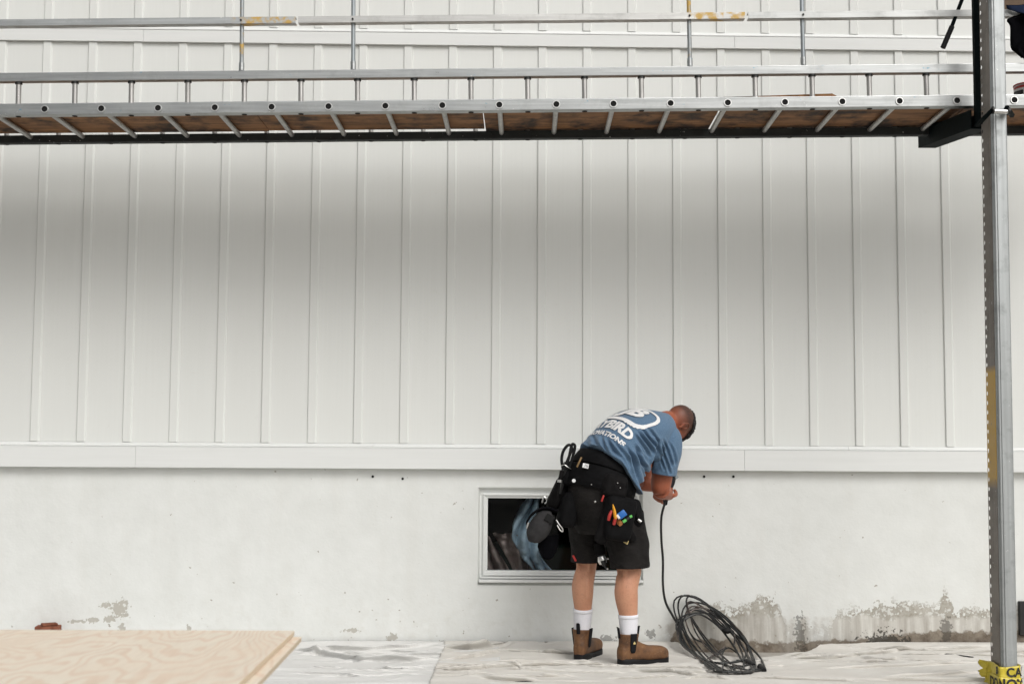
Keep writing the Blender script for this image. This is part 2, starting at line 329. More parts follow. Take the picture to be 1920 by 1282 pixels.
# ------------------------------------------------------------------ mesh helpers
def catmull(keys, n):
    """keys: list of equal-length float tuples -> smooth interpolation, n steps per span"""
    out = []; m = len(keys)
    for i in range(m - 1):
        p0, p1, p2, p3 = keys[max(i - 1, 0)], keys[i], keys[i + 1], keys[min(i + 2, m - 1)]
        for k in range(n):
            s = k / n
            out.append(tuple(0.5 * ((2 * b) + (-a + c) * s + (2 * a - 5 * b + 4 * c - d) * s * s + (-a + 3 * b - 3 * c + d) * s ** 3)
                             for a, b, c, d in zip(p0, p1, p2, p3)))
    out.append(tuple(keys[-1])); return out

class MB:
    def __init__(s): s.v = []; s.f = []; s.mi = []; s.cur = 0
    def add(s, vs, fs):
        o = len(s.v); s.v += [V(q) for q in vs]
        for f in fs: s.f.append(tuple(i + o for i in f)); s.mi.append(s.cur)
        return s
    def box(s, c, size, rot=None, bevel=0.0, seg=1):
        hx, hy, hz = size[0] / 2, size[1] / 2, size[2] / 2
        bm = bmesh.new(); bmesh.ops.create_cube(bm, size=1)
        for q in bm.verts: q.co = V((q.co.x * size[0], q.co.y * size[1], q.co.z * size[2]))
        if bevel: bmesh.ops.bevel(bm, geom=bm.edges[:], offset=bevel, segments=seg, affect='EDGES', profile=0.5)
        bm.verts.index_update()
        R = rot if rot is not None else Matrix.Identity(3)
        s.add([R @ q.co + V(c) for q in bm.verts], [[q.index for q in f.verts] for f in bm.faces]); bm.free(); return s
    def loft(s, rings, cap=True, closed=True):
        n = len(rings[0]); o = len(s.v)
        for r in rings: s.v += [V(q) for q in r]
        for i in range(len(rings) - 1):
            for j in range(n if closed else n - 1):
                k = (j + 1) % n
                s.f.append((o + i * n + j, o + i * n + k, o + (i + 1) * n + k, o + (i + 1) * n + j)); s.mi.append(s.cur)
        if cap:
            s.f.append(tuple(o + j for j in range(n - 1, -1, -1))); s.mi.append(s.cur)
            e = o + (len(rings) - 1) * n; s.f.append(tuple(e + j for j in range(n))); s.mi.append(s.cur)
        return s
    def tube(s, pts, r, n=8, smooth=0, cap=True, flat=1.0, up=None):
        pts = [V(q) for q in pts]
        rr = [r] * len(pts) if isinstance(r, (int, float)) else list(r)
        if smooth:
            k = catmull([(*q, a) for q, a in zip(pts, rr)], smooth); pts = [V(q[:3]) for q in k]; rr = [q[3] for q in k]
        rings = []; nrm = None
        for i, q in enumerate(pts):
            d = (pts[min(i + 1, len(pts) - 1)] - pts[max(i - 1, 0)])
            if d.length < 1e-9: d = V((0, 0, 1))
            d.normalize()
            if nrm is None:
                nrm = V(up) if up is not None else (V((0, 0, 1)) if abs(d.z) < 0.9 else V((1, 0, 0)))
            nrm = nrm - d * nrm.dot(d); nrm.normalize(); b = d.cross(nrm)
            rings.append([q + (b * cos(2 * pi * j / n) + nrm * sin(2 * pi * j / n) * flat) * rr[i] for j in range(n)])
        return s.loft(rings, cap)
    def cyl(s, a, b, r, n=12, r2=None): return s.tube([a, b], [r, r if r2 is None else r2], n)
    def ell(s, c, rad, axes=None, nu=16, nv=10):
        A = axes or (V((1, 0, 0)), V((0, 1, 0)), V((0, 0, 1))); c = V(c); rings = []
        for i in range(nv + 1):
            ph = -pi / 2 + pi * i / nv; k = max(cos(ph), 0.03)
            rings.append([c + A[0] * (rad[0] * k * cos(2 * pi * j / nu)) + A[1] * (rad[1] * k * sin(2 * pi * j / nu)) + A[2] * (rad[2] * sin(ph)) for j in range(nu)])
        return s.loft(rings)
    def mesh(s, name, mats, smooth=False):
        me = bpy.data.meshes.new(name); me.from_pydata(s.v, [], s.f)
        for m in (mats if isinstance(mats, (list, tuple)) else [mats]): me.materials.append(m)
        me.polygons.foreach_set('material_index', s.mi)
        bm = bmesh.new(); bm.from_mesh(me); bmesh.ops.recalc_face_normals(bm, faces=bm.faces[:]); bm.to_mesh(me); bm.free()
        if smooth:
            me.polygons.foreach_set('use_smooth', [True] * len(me.polygons))
            if smooth != 'all': me.set_sharp_from_angle(angle=radians(40))
        me.update(); return me
    def build(s, name, mats, parent=None, smooth=False, loc=None):
        return link(name, s.mesh(name, mats, smooth), parent, loc)

def link(name, me, parent=None, loc=None):
    o = bpy.data.objects.new(name, me); C.objects.link(o)
    if loc is not None: o.location = loc
    if parent is not None: adopt(o, parent)
    return o
ROOTLOC = {}
def adopt(o, parent):
    o.parent = parent
    o.matrix_parent_inverse = Matrix.Translation(-ROOTLOC.get(parent.name, V((0, 0, 0))))
def tag(o, label=None, cat=None, group=None, kind=None):
    if label: o['label'] = label
    if cat: o['category'] = cat
    if group: o['group'] = group
    if kind: o['kind'] = kind
    return o
def thing(name, label, cat, loc=(0, 0, 0), group=None):
    o = bpy.data.objects.new(name, None); C.objects.link(o); o.location = loc; o.empty_display_size = 0.1
    ROOTLOC[o.name] = V(loc); return tag(o, label, cat, group)
def text_mesh(s, size, bold=0.0, spacing=1.0):
    """flat lettering as vertices (x, y) and faces, centred on its own box"""
    cu = bpy.data.curves.new('lettering', 'FONT'); cu.body = s; cu.size = size; cu.offset = bold; cu.space_character = spacing; cu.resolution_u = 3
    o = bpy.data.objects.new('lettering', cu); C.objects.link(o)
    dg = bpy.context.evaluated_depsgraph_get(); me = o.evaluated_get(dg).to_mesh()
    vs = [q.co.copy() for q in me.vertices]; fs = [tuple(q.vertices) for q in me.polygons]
    o.evaluated_get(dg).to_mesh_clear(); bpy.data.objects.remove(o); bpy.data.curves.remove(cu)
    xs = [q.x for q in vs]; ys = [q.y for q in vs]; cx = (min(xs) + max(xs)) / 2; cy = (min(ys) + max(ys)) / 2
    return [(q.x - cx, q.y - cy) for q in vs], fs, max(xs) - min(xs)
def remesh(o, voxel, smooth=2, fac=0.5):
    m = o.modifiers.new('remesh', 'REMESH'); m.mode = 'VOXEL'; m.voxel_size = voxel; m.use_smooth_shade = True
    if smooth:
        k = o.modifiers.new('smooth', 'SMOOTH'); k.factor = fac; k.iterations = smooth
    return o

# ------------------------------------------------------------------ ground
g = MB(); g.add([(-80, -120, -0.02), (80, -120, -0.02), (80, 40, -0.02), (-80, 40, -0.02)], [(0, 1, 2, 3)])
tag(g.build('ground', MAT['ground']), kind='structure')

# ------------------------------------------------------------------ the white building
BX0, BS = -2.78886836, 0.282924499
Z_SK_T, Z_SK_B, Z_TR_B, Z_TR_T, Z_TOP = 1.2193, 1.0884, 3.748, 3.8288, 6.0
K0, K1 = -6, 26
bld = thing('white_building', 'long building with white vertical board siding above a painted concrete base', 'building', (0, 0, 0))
xl, xr = BX0 + K0 * BS, BX0 + (K1 + 1) * BS
core = MB(); core.box(((xl + xr) / 2, 2.12, (1.1 + Z_TOP) / 2), (xr - xl, 4.2, Z_TOP - 1.1)); core.build('wall_core', MAT['siding'], bld)
def board_mesh(z0, z1):
    m = MB(); m.box((0, 0, (z0 + z1) / 2), (BS - 0.004, 0.018, z1 - z0), bevel=0.0015); return m.mesh('board', MAT['siding'])
def batten_mesh(z0, z1):
    m = MB(); h, b = 0.026, 0.022          # half width at the face, bevelled right and left arrises
    prof = [(-h - 0.001, 0), (-h, -0.008), (-h + 0.003, -0.011), (b - 0.002, -0.011), (b, -0.010), (h + 0.004, 0)]
    m.loft([[(x, y, z0) for x, y in prof], [(x, y, z1) for x, y in prof]]); return m.mesh('batten', MAT['siding'])
lo_b, up_b = board_mesh(Z_SK_T + 0.024, Z_TR_B), board_mesh(Z_TR_T + 0.024, Z_TOP)
lo_t, up_t = batten_mesh(Z_SK_T + 0.026, Z_TR_B - 0.001), batten_mesh(Z_TR_T + 0.026, Z_TOP)
for k in range(K0, K1 + 1):
    x = BX0 + k * BS + 0.024
    dy = random.uniform(-0.0012, 0.0012)
    for me in (lo_b, up_b): link('board', me, bld, (x + BS / 2, 0.009 + dy, 0))
    for me in (lo_t, up_t): link('batten', me, bld, (x + random.uniform(-.0015, .0015), dy, 0))
def pieces(z0, z1, proud, joints, name):
    xs = [xl] + joints + [xr]
    for a, b in zip(xs[:-1], xs[1:]):
        m = MB(); m.box(((a + b) / 2, 0.02 - proud / 2 - 0.01, (z0 + z1) / 2), (b - a - 0.0012, proud + 0.02, z1 - z0), bevel=0.001)
        m.build(name, MAT['trim'], bld)
JS = [at(255, 860, -.03).x, at(1395, 860, -.03).x]
pieces(Z_SK_B, Z_SK_T - 0.003, 0.045, JS, 'skirt_board')
JT = [at(268, 70, -.03).x, at(1378, 85, -.03).x]
pieces(Z_TR_B + 0.001, Z_TR_T - 0.003, 0.024, JT, 'band_board')
def drip(z, proud, joints):
    xs = [xl] + joints + [xr]
    for a, b in zip(xs[:-1], xs[1:]):
        m = MB(); pr = [(0.0, z - 0.001), (-proud, z - 0.001), (-proud, z + 0.004), (-0.009, z + 0.010), (-0.006, z + 0.024), (0.0, z + 0.024)]
        m.loft([[(a + .001, y, q) for y, q in pr], [(b - .001, y, q) for y, q in pr]]); m.build('drip_cap', MAT['trim'], bld)
drip(Z_SK_T, 0.034, [at(700, 836, 0).x, at(1590, 843, 0).x]); drip(Z_TR_T, 0.026, [at(1698, 73, 0).x])

# foundation wall with the window opening
FY = 0.012
wa, wb = at(897, 913, FY), at(1206, 1098, FY)
WX0, WX1, WZ1, WZ0 = wa.x, wb.x, wa.z, wb.z
fm = MB()
xs = [xl, WX0, WX1, xr]; zs = [-0.3, WZ0, WZ1, Z_SK_B - 0.001]
fm.add([(x, FY, z) for z in zs for x in xs], [(r * 4 + c, r * 4 + c + 1, r * 4 + c + 5, r * 4 + c + 4) for r in range(3) for c in range(3) if not (r == 1 and c == 1)])
RD = 0.036
o4 = [(WX0, WZ0), (WX1, WZ0), (WX1, WZ1), (WX0, WZ1)]
fm.add([(x, FY, z) for x, z in o4] + [(x + (0.012 if x == WX0 else -0.012), FY + RD, z + (0.02 if z == WZ0 else -0.014)) for x, z in o4], [(i, (i + 1) % 4, 4 + (i + 1) % 4, 4 + i) for i in range(4)])
fm.add([(xl, FY, Z_SK_B - .001), (xr, FY, Z_SK_B - .001), (xr, 0.3, Z_SK_B - .001), (xl, 0.3, Z_SK_B - .001), (xl, 0.3, -0.3), (xl, FY, -0.3), (xr, 0.3, -0.3), (xr, FY, -0.3)],
       [(0, 1, 2, 3), (0, 3, 4, 5), (1, 2, 6, 7)])
fo = fm.build('foundation_wall', MAT['concrete'], bld)
# window
win = MB()
def ring_frame(m, x0, x1, z0, z1, wd, y0, y1, bev=0.003):
    m.box(((x0 + x1) / 2, (y0 + y1) / 2, z1 - wd / 2), (x1 - x0, y1 - y0, wd), bevel=bev)
    m.box(((x0 + x1) / 2, (y0 + y1) / 2, z0 + wd / 2), (x1 - x0, y1 - y0, wd), bevel=bev)
    for x in (x0 + wd / 2, x1 - wd / 2): m.box((x, (y0 + y1) / 2, (z0 + z1) / 2), (wd, y1 - y0, z1 - z0 - 2 * wd - 0.001), bevel=bev)
fx0, fx1 = at(906, 930, .03).x, WX1 - 0.026
fz1, fz0 = at(1000, 925, .03).z, at(1000, 1079, .03).z
ring_frame(win, WX0 - 0.01, WX1 + 0.01, WZ0 - 0.01, WZ1 + 0.01, 0.058, 0.046, 0.15)
wo_ = win.build('window', MAT['trim'], bld)
sash = MB(); ring_frame(sash, fx0, fx1, fz0, fz1, 0.014, 0.026, 0.09); ring_frame(sash, fx0 + 0.012, fx1 - 0.012, fz0 + 0.012, fz1 - 0.012, 0.017, 0.036, 0.13); sash.build('sash', MAT['trim'], wo_)
pn = MB(); pn.box(((fx0 + fx1) / 2, 0.10, (fz0 + fz1) / 2), (fx1 - fx0 - 0.045, 0.006, fz1 - fz0 - 0.045)); pn.build('pane', MAT['glass'], wo_)
sill = MB(); sill.box(((WX0 + WX1) / 2 + 0.0, 0.03, at(1000, 1089, .0).z), (WX1 - WX0 - 0.01, 0.08, 0.020), bevel=0.004)
sill.box(((WX0 + WX1) / 2, 0.05, at(1000, 1081, .03).z - 0.003), (WX1 - WX0 - 0.03, 0.09, 0.012), bevel=0.003)
sill.build('sill', MAT['trim'], wo_)
# the dim room behind the pane
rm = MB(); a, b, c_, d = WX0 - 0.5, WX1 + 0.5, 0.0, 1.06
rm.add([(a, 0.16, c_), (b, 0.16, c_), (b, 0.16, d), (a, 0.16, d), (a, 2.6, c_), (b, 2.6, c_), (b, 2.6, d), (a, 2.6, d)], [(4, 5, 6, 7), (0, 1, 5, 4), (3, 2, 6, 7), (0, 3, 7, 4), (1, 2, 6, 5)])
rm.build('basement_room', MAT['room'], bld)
def drape(path, wfun, mat, name, label, cat, y0):  # sheets added inside the window to imitate reflection streaks in the glass
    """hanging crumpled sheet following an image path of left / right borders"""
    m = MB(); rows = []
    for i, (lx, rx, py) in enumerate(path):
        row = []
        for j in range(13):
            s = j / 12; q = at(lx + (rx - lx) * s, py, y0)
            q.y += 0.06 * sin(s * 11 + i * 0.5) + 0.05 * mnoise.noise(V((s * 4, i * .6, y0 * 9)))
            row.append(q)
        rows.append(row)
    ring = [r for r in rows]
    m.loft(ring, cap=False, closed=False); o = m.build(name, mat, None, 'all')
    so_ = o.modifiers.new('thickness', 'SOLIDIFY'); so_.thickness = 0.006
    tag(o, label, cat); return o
def dens(path, n):
    return catmull(path, n)
drape(dens([(990, 1010, 930), (972, 1008, 960), (962, 1006, 985), (960, 1008, 1010), (972, 1012, 1030), (980, 1016, 1045), (995, 1030, 1062), (1010, 1055, 1085)], 4), None, MAT['blue_reflection_sheet'],
      'blue_reflection_sheet', 'pale blue sheet added behind the basement window pane as a reflection streak', 'reflection sheet', 0.26)
drape(dens([(925, 975, 1000), (930, 985, 1010), (942, 990, 1030), (955, 998, 1050), (970, 1010, 1085)], 4), None, MAT['reflected_brown'],
      'brown_reflection_sheet', 'brown sheet added behind the window as a reflection streak, left of the blue one', 'paper sheet', 0.34)
drape(dens([(905, 917, 1004), (905, 925, 1025), (908, 945, 1050), (925, 965, 1085)], 4), None, MAT['reflected_brown'],
      'brown_reflection_strip', 'narrow brown strip added as a reflection in the lower left corner of the window', 'reflection strip', 0.38)
gt = MB(); gt.box((at(1040, 1040, 1.2).x, 1.2, at(1040, 1050, 1.2).z - 0.12), (0.9, 0.3, 0.5), bevel=0.06, seg=3)  # added block imitating the green reflection low in the pane
tag(gt.build('green_reflection_block', MAT['reflected_green'], None, True), 'dark green block added low inside the basement window as a reflection', 'reflection block')
# crawlspace hatch at the right edge of the picture
hx0 = at(1909, 1160, FY).x; hz1, hz0 = at(1915, 1126, FY).z, at(1915, 1190, FY).z
hat = MB(); hat.box((hx0 + 0.32, FY, (hz0 + hz1) / 2), (0.64, 0.05, hz1 - hz0), bevel=0.004); ho = hat.build('crawlspace_hatch', MAT['ink'], bld)
hb = MB()
for i in range(5): hb.box((hx0 + 0.06 + i * 0.13, FY - 0.03, (hz0 + hz1) / 2), (0.05, 0.012, hz1 - hz0 - 0.03), bevel=0.003)
hb.build('hatch_bar', MAT['red_cord_dust'], ho)
# nail holes and rusty bolt stubs under the skirt
for px, py in ((699, 893), (755, 897), (1320, 893), (1375, 893)):
    q = at(px, py, FY); m = MB(); m.cyl(q + V((0, -0.006, 0)), q + V((0, 0.01, 0)), 0.008, 8); m.build('anchor_hole', MAT['hole'], fo)

# ------------------------------------------------------------------ scaffold plank
A = at(84, 205, -1.07); B = at(1794, 189, -1.22)
E_ = (B - A); SP = E_.length / 16; E_.normalize()
W_ = V((-E_.y, E_.x, 0)).normalized()           # towards the wall
U_ = E_.cross(W_); U_ = U_ if U_.z > 0 else -U_
ROT = Matrix((E_, W_, U_)).transposed()
def sc(k, wv, uv): return A + E_ * (SP * k) + W_ * wv + U_ * uv
KA, KB = -3.4, 19.6
LEN = (KB - KA) * SP; KM = (KA + KB) / 2
plank = thing('scaffold_plank', 'long aluminium truss scaffold plank spanning overhead in front of the siding', 'scaffold plank', sc(KM, 0.35, 0))
RH, RDP, WID = 0.064, 0.055, 0.71
UPZ = 0.182
def rail(kc, klen, wv, uv, h, d, name, mat, parent, channel=False):
    m = MB(); m.box(sc(kc, wv, uv), (klen, d, h), ROT, 0.004, 2); return m.build(name, mat, parent)
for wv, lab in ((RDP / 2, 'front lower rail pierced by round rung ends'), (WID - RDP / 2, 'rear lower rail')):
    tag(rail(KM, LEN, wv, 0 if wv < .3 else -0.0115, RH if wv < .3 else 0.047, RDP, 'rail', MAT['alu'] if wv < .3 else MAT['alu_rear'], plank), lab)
for wv, lab in ((0.025, 'front upper rail'), (WID - 0.025, 'rear upper rail')):
    tag(rail(KM, LEN, wv, UPZ, 0.05, 0.045, 'rail', MAT['alu'], plank), lab)
RM3 = ROT
def shared_cyl(name, axis, length, r, mat, n=14, r2=None):
    m = MB(); h = axis * (length / 2); m.cyl(-h, h, r, n, r2); return m.mesh(name, mat, True)
rung_h = shared_cyl('rung', W_, WID - 0.012, 0.0145, MAT['alu_rung'])
post_v = shared_cyl('upright', U_, UPZ - 0.05 + 0.02, 0.0145, MAT['alu_rung'])
coll_m = shared_cyl('collar', U_, 0.010, 0.0200, MAT['ink'])
# ring end of each rung: a short pipe mouth standing a little proud, dark inside
m = MB(); n = 18; R0, R1 = 0.021, 0.0165
rings = []
for rr, dd in ((R0, 0.0), (R0, -0.006), (R1, -0.006), (R1, 0.002)):
    rings.append([(E_ * cos(2 * pi * j / n) + U_ * sin(2 * pi * j / n)) * rr + W_ * dd for j in range(n)])
m.loft(rings, cap=False); m.cur = 1
m.add([(E_ * cos(2 * pi * j / n) + U_ * sin(2 * pi * j / n)) * R1 - W_ * 0.0012 for j in range(n)], [tuple(range(n))])
mouth = m.mesh('rung_end', [MAT['steel'], MAT['hole']])
m = MB(); m.cyl(U_ * 0.0015, -U_ * 0.0015, 0.015, 14); dimple = m.mesh('upright_socket', MAT['hole'])
for k in range(-3, 20):
    r0 = link('rung', rung_h, plank, sc(k, WID / 2, 0.0))
    link('rung_end', mouth, plank, sc(k, 0, 0))
    for wv in (0.025, WID - 0.025):
        if KA < k - .5 < KB:
            link('upright', post_v, plank, sc(k - 0.5, wv, UPZ / 2 - 0.003))
            link('collar', coll_m, plank, sc(k - 0.5, wv, UPZ - 0.030))
            link('upright_socket', dimple, plank, sc(k - 0.5, wv + 0.006, -RH / 2 - (0.0005 if wv < .3 else 0.0035)))
# deck panels
def deck(ka, kb, w0, w1, label, skew=0.0, z=0.0205, tilt=0.0):
    m = MB(); c = sc((ka + kb) / 2, (w0 + w1) / 2, z + 0.009)
    m.box(c, ((kb - ka) * SP, w1 - w0, 0.017), ROT @ Matrix.Rotation(skew, 3, 'Z') @ Matrix.Rotation(tilt, 3, 'X'), 0.0015)
    return tag(m.build('deck_panel', MAT['deck']), label, 'deck panel', 'plywood deck panels on the scaffold plank')
def kpx(px): return (px - 84) / 106.9
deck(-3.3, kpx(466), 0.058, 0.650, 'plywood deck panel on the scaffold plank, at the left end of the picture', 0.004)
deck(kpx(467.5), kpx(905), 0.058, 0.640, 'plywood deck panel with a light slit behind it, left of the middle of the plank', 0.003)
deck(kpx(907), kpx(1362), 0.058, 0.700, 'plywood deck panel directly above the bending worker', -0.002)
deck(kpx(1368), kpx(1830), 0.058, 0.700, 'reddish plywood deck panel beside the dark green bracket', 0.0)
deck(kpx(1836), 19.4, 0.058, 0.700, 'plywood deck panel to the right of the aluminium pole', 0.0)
m = MB(); ka, kb = kpx(1310), kpx(1580)
m.loft([[sc(ka, 0.06, 0.040), sc(ka, 0.20, 0.040), sc(ka, 0.20, 0.044), sc(ka, 0.06, 0.044)], [sc(kb - 0.12, 0.06, 0.044), sc(kb - 0.12, 0.2, 0.046), sc(kb - 0.12, 0.2, 0.064), sc(kb - 0.12, 0.06, 0.062)],
        [sc(kb, 0.08, 0.036), sc(kb, 0.18, 0.036), sc(kb, 0.18, 0.048), sc(kb, 0.08, 0.048)]])
tag(m.build('loose_plank', MAT['deck']), 'loose weathered wooden plank lying on top of the scaffold deck', 'plank')

# guard rails on their posts
GZ = UPZ + 0.302; GD = 0.052
def zones(px0, px1): return [(at(px0, 40, -1.15).x, at(px1, 40, -1.15).x)]
MAT['guard_l'] = alu('aluminium_yellow_end', (0.55, 0.57, 0.57), yellow=yellow_at(zones(440, 556), 0, 0.52))
MAT['guard_r'] = alu('aluminium_scuffed_yellow_end', (0.62, 0.62, 0.60), yellow=yellow_at(zones(1295, 1402), 0, 0.56))
MAT['guard_p'] = alu('aluminium_plain', (0.54, 0.55, 0.54))
def guard(pa, pb, posts, mat, label):
    ka, kb = kpx(pa), kpx(pb)
    r = thing('guard_rail', label, 'guard rail', sc((ka + kb) / 2, 0.02, UPZ + 0.03), 'guard rails bolted to the scaffold plank')
    m = MB(); h, tck, w0, w1 = 0.036, 0.004, -0.012, -0.012 + GD      # a channel open towards the wall
    pr = [(w0, -h / 2), (w1, -h / 2), (w1, -h / 2 + tck), (w0 + tck, -h / 2 + tck), (w0 + tck, h / 2 - tck), (w1, h / 2 - tck), (w1, h / 2), (w0, h / 2)]
    m.loft([[sc(q, a, GZ + b) for a, b in pr] for q in (ka, kb)]); m.build('channel', mat, r)
    for px, yel in posts:
        k = kpx(px) + (px - 940) * 0.0
        pm_ = MB(); b = sc(k, 0.0165, UPZ + 0.026); pm_.tube([b, b + U_ * 0.75], 0.0118, 12); pm_.build('post', MAT['pipe_yellow'] if yel else MAT['galv'], r, True)
        sm = MB(); sm.tube([b, b + U_ * 0.045], 0.0155, 12); sm.build('post_socket', MAT['alu'], r, True)
        bo = MB(); q = sc(k, -0.012, GZ); bo.cyl(q, q - W_ * 0.006, 0.006, 8); bo.build('bolt', MAT['ink'], r)
guard(-300, 556, [(-180, 0), (453, 1)], MAT['guard_l'], 'top guard rail at the left with a worn yellow painted end')
guard(561, 1402, [(664, 0), (1298, 1)], MAT['guard_r'], 'long top guard rail in the middle between two thin pipes')
guard(1408, 2150, [(1511, 0), (2050, 0)], MAT['guard_p'], 'bare metal top guard rail running behind the pole at the right')

# ------------------------------------------------------------------ pole
PY = -1.55
pb = at(1876, 1240, PY); pb.z = 0; pt = at(1857, 0, PY)
PX = (at(1878, 1180, PY).x + at(1857, 60, PY).x) / 2
lean = (at(1857, 60, PY).x - at(1878, 1180, PY).x) / (at(1857, 60, PY).z - at(1878, 1180, PY).z)
PX0 = at(1878, 1180, PY).x - lean * at(1878, 1180, PY).z
def pq(x, y, z): return V((PX0 + lean * z + x, PY + y, z))
pole = thing('scaffold_pole', 'tall galvanised metal pole with a perforated edge at the right of the wall', 'scaffold pole', pq(0.04, 0.04, 0))
PH = 5.4
MAT['pole'] = alu('pole_aluminium', (0.50, 0.525, 0.525), (45, 45, 1.2), 0.55, 0.75, 0.42)
MAT['pole_side'] = alu('pole_shaded_side_aluminium', (0.21, 0.185, 0.16), (45, 45, 2.5), 0.1, 0.4, 0.5, yellow=yellow_at([(at(1860, 905, PY).z, at(1860, 690, PY).z)], 2, 0.38))  # shadowed side of the pole: shade painted in as a darker base
TW, TD = 0.079, 0.085
m = MB()
prof = [(0.010, 0), (TW - 0.006, 0), (TW, 0.006), (TW, TD), (0.0, TD), (0.0, 0.016), (0.003, 0.012), (0.006, 0.012), (0.006, 0.004)]
m.loft([[pq(x, y, z) for x, y in prof] for z in (0.0, PH)]); m.cur = 0
po = m.build('column', MAT['pole'], pole)
# front face insert strip, its groove left open
m = MB(); m.box(pq(TW / 2 + 0.004, -0.0025, PH / 2), (TW - 0.030, 0.005, PH - 0.01), Matrix.Rotation(math.atan(lean), 3, 'Y'), 0.001); m.build('face_strip', MAT['pole'], pole)
# perforated flange: a plate with real round holes along its outer edge
fl = MB(); FX, FY0, FY1 = -0.0035, 0.0, 0.150
pitch, hr = 0.0495, 0.0125; hyc = 0.1350
nz = int(PH / pitch)
def plate_ring(zc):
    n = 16; outer = []; inner = []
    for j in range(n):
        a = 2 * pi * (j + 0.5) / n; inner.append((hyc + hr * cos(a), zc + hr * sin(a)))
        ca, sa = cos(a), sin(a); s_ = min((0.0115 if ca > 0 else 0.03) / max(abs(ca), 1e-6), (pitch / 2) / max(abs(sa), 1e-6)); outer.append((hyc + ca * s_, zc + sa * s_))
    # square the corners
    cor = [(hyc + 0.0115, zc + pitch / 2), (hyc - 0.03, zc + pitch / 2), (hyc - 0.03, zc - pitch / 2), (hyc + 0.0115, zc - pitch / 2)]
    for c in cor:
        i = min(range(n), key=lambda q: (outer[q][0] - c[0]) ** 2 + (outer[q][1] - c[1]) ** 2); outer[i] = c
    return outer, inner, n
for i in range(nz):
    zc = pitch * (i + 0.5); o_, i_, n = plate_ring(zc)
    for x in (0.0, 0.0035):
        vs = [pq(x - 0.0035, y, z) for y, z in o_] + [pq(x - 0.0035, y, z) for y, z in i_]
        fl.add(vs, [(j, (j + 1) % n, n + (j + 1) % n, n + j) for j in range(n)])
    vs = [pq(-0.0035, y, z) for y, z in i_] + [pq(0.0, y, z) for y, z in i_]
    fl.add(vs, [(j, (j + 1) % n, n + (j + 1) % n, n + j) for j in range(n)])
hh = pitch * nz
fl.add([pq(x, y, z) for x in (-0.0035, 0) for y in (0.022, hyc - 0.03) for z in (0, hh)], [(0, 1, 3, 2), (4, 5, 7, 6), (0, 1, 5, 4)])
fl.add([pq(x, hyc + 0.0115, z) for x in (-0.0035, 0) for z in (0, hh)], [(0, 1, 3, 2)])
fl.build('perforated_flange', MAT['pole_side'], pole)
# caution tape wound round the foot of the pole
tape = thing('caution_tape', 'yellow caution tape with black lettering wrapped round the foot of the pole', 'tape', pq(0.04, 0.05, 0.0))
def tape_pt(s, z, off):
    """s runs along the wrap: the left side then the front, then round the back"""
    path = [(-0.012 - off, 0.155 + off), (-0.012 - off, -0.006 - off), (TW + 0.006 + off, -0.008 - off), (TW + 0.008 + off, TD + off), (-0.012 - off, 0.155 + off)]
    acc = 0
    for a, b in zip(path[:-1], path[1:]):
        l = math.dist(a, b)
        if s <= acc + l or b is path[-1]:
            k = (s - acc) / l; return pq(a[0] + (b[0] - a[0]) * k, a[1] + (b[1] - a[1]) * k, z)
        acc += l
LS = 0.161
def wrap(zlo, zhi, off, name, crumple):
    m = MB(); rows = []; L_ = 0.161 + 0.094 + 0.095 + 0.2
    for i in range(7):
        row = []
        for j in range(61):
            s = L_ * j / 60; v = i / 6; z0 = zlo(s); z1 = zhi(s)
            o = off + crumple * (0.5 + mnoise.noise(V((s * 30, v * 3, off * 50)))) + crumple * 0.8 * mnoise.noise(V((s * 90, v * 7, 3 + off * 90)))
            row.append(tape_pt(s, z0 + (z1 - z0) * v, max(o, 0.001)))
        rows.append(row)
    m.loft(rows, cap=False, closed=False); o = m.build(name, MAT['tape'], tape, 'all')
    o.modifiers.new('thickness', 'SOLIDIFY').thickness = 0.0012; return o
zt = lambda px, py: at(px, py, PY).z
w1 = wrap(lambda s: zt(1880, 1276) + 0.006 * sin(s * 9), lambda s: zt(1880, 1247) + 0.006 * sin(s * 25), 0.003, 'tape_upper_wrap', 0.004)
w2 = wrap(lambda s: 0.005, lambda s: zt(1880, 1268) + 0.004 * sin(s * 17), 0.008, 'tape_lower_wrap', 0.0028)
def tape_text(txt, size, s0, z0, wrapo, slope=0.0, off=0.02):
    vs, fs, wd = text_mesh(txt, size, 0.0022)
    m = MB(); m.add([tape_pt(s0 + wd / 2 + x, z0 + y + slope * x, off) for x, y in vs], fs)
    o = m.build('tape_lettering', MAT['ink'], wrapo)
    k = o.modifiers.new('hug', 'SHRINKWRAP'); k.target = wrapo; k.wrap_mode = 'ABOVE_SURFACE'; k.offset = 0.0022; k.wrap_method = 'PROJECT'
    k.use_negative_direction = True; k.use_positive_direction = True; k.use_project_x = False; k.project_limit = 0.05
    o.modifiers.remove(k)
    k = o.modifiers.new('hug', 'SHRINKWRAP'); k.target = wrapo; k.wrap_method = 'NEAREST_SURFACEPOINT'; k.wrap_mode = 'OUTSIDE_SURFACE'; k.offset = 0.0025
    return o
tape_text('DO NOT ENTER', 0.070, 0.074, zt(1880, 1268) - 0.034, w2, 0, 0.024)
tape_text('CAUTION', 0.060, 0.236, (zt(1880, 1268) + zt(1880, 1248)) / 2 - 0.002, w1, 0, 0.016)
vs, fs, wd = text_mesh('8', 0.05, 0.003); m = MB(); m.add([tape_pt(0.148 + x, (zt(1880, 1266) + zt(1880, 1248)) / 2 + y, 0.015) for x, y in vs], fs)
o = m.build('tape_emblem', MAT['ink'], w1); k = o.modifiers.new('hug', 'SHRINKWRAP'); k.target = w1; k.wrap_method = 'NEAREST_SURFACEPOINT'; k.wrap_mode = 'OUTSIDE_SURFACE'; k.offset = 0.0025

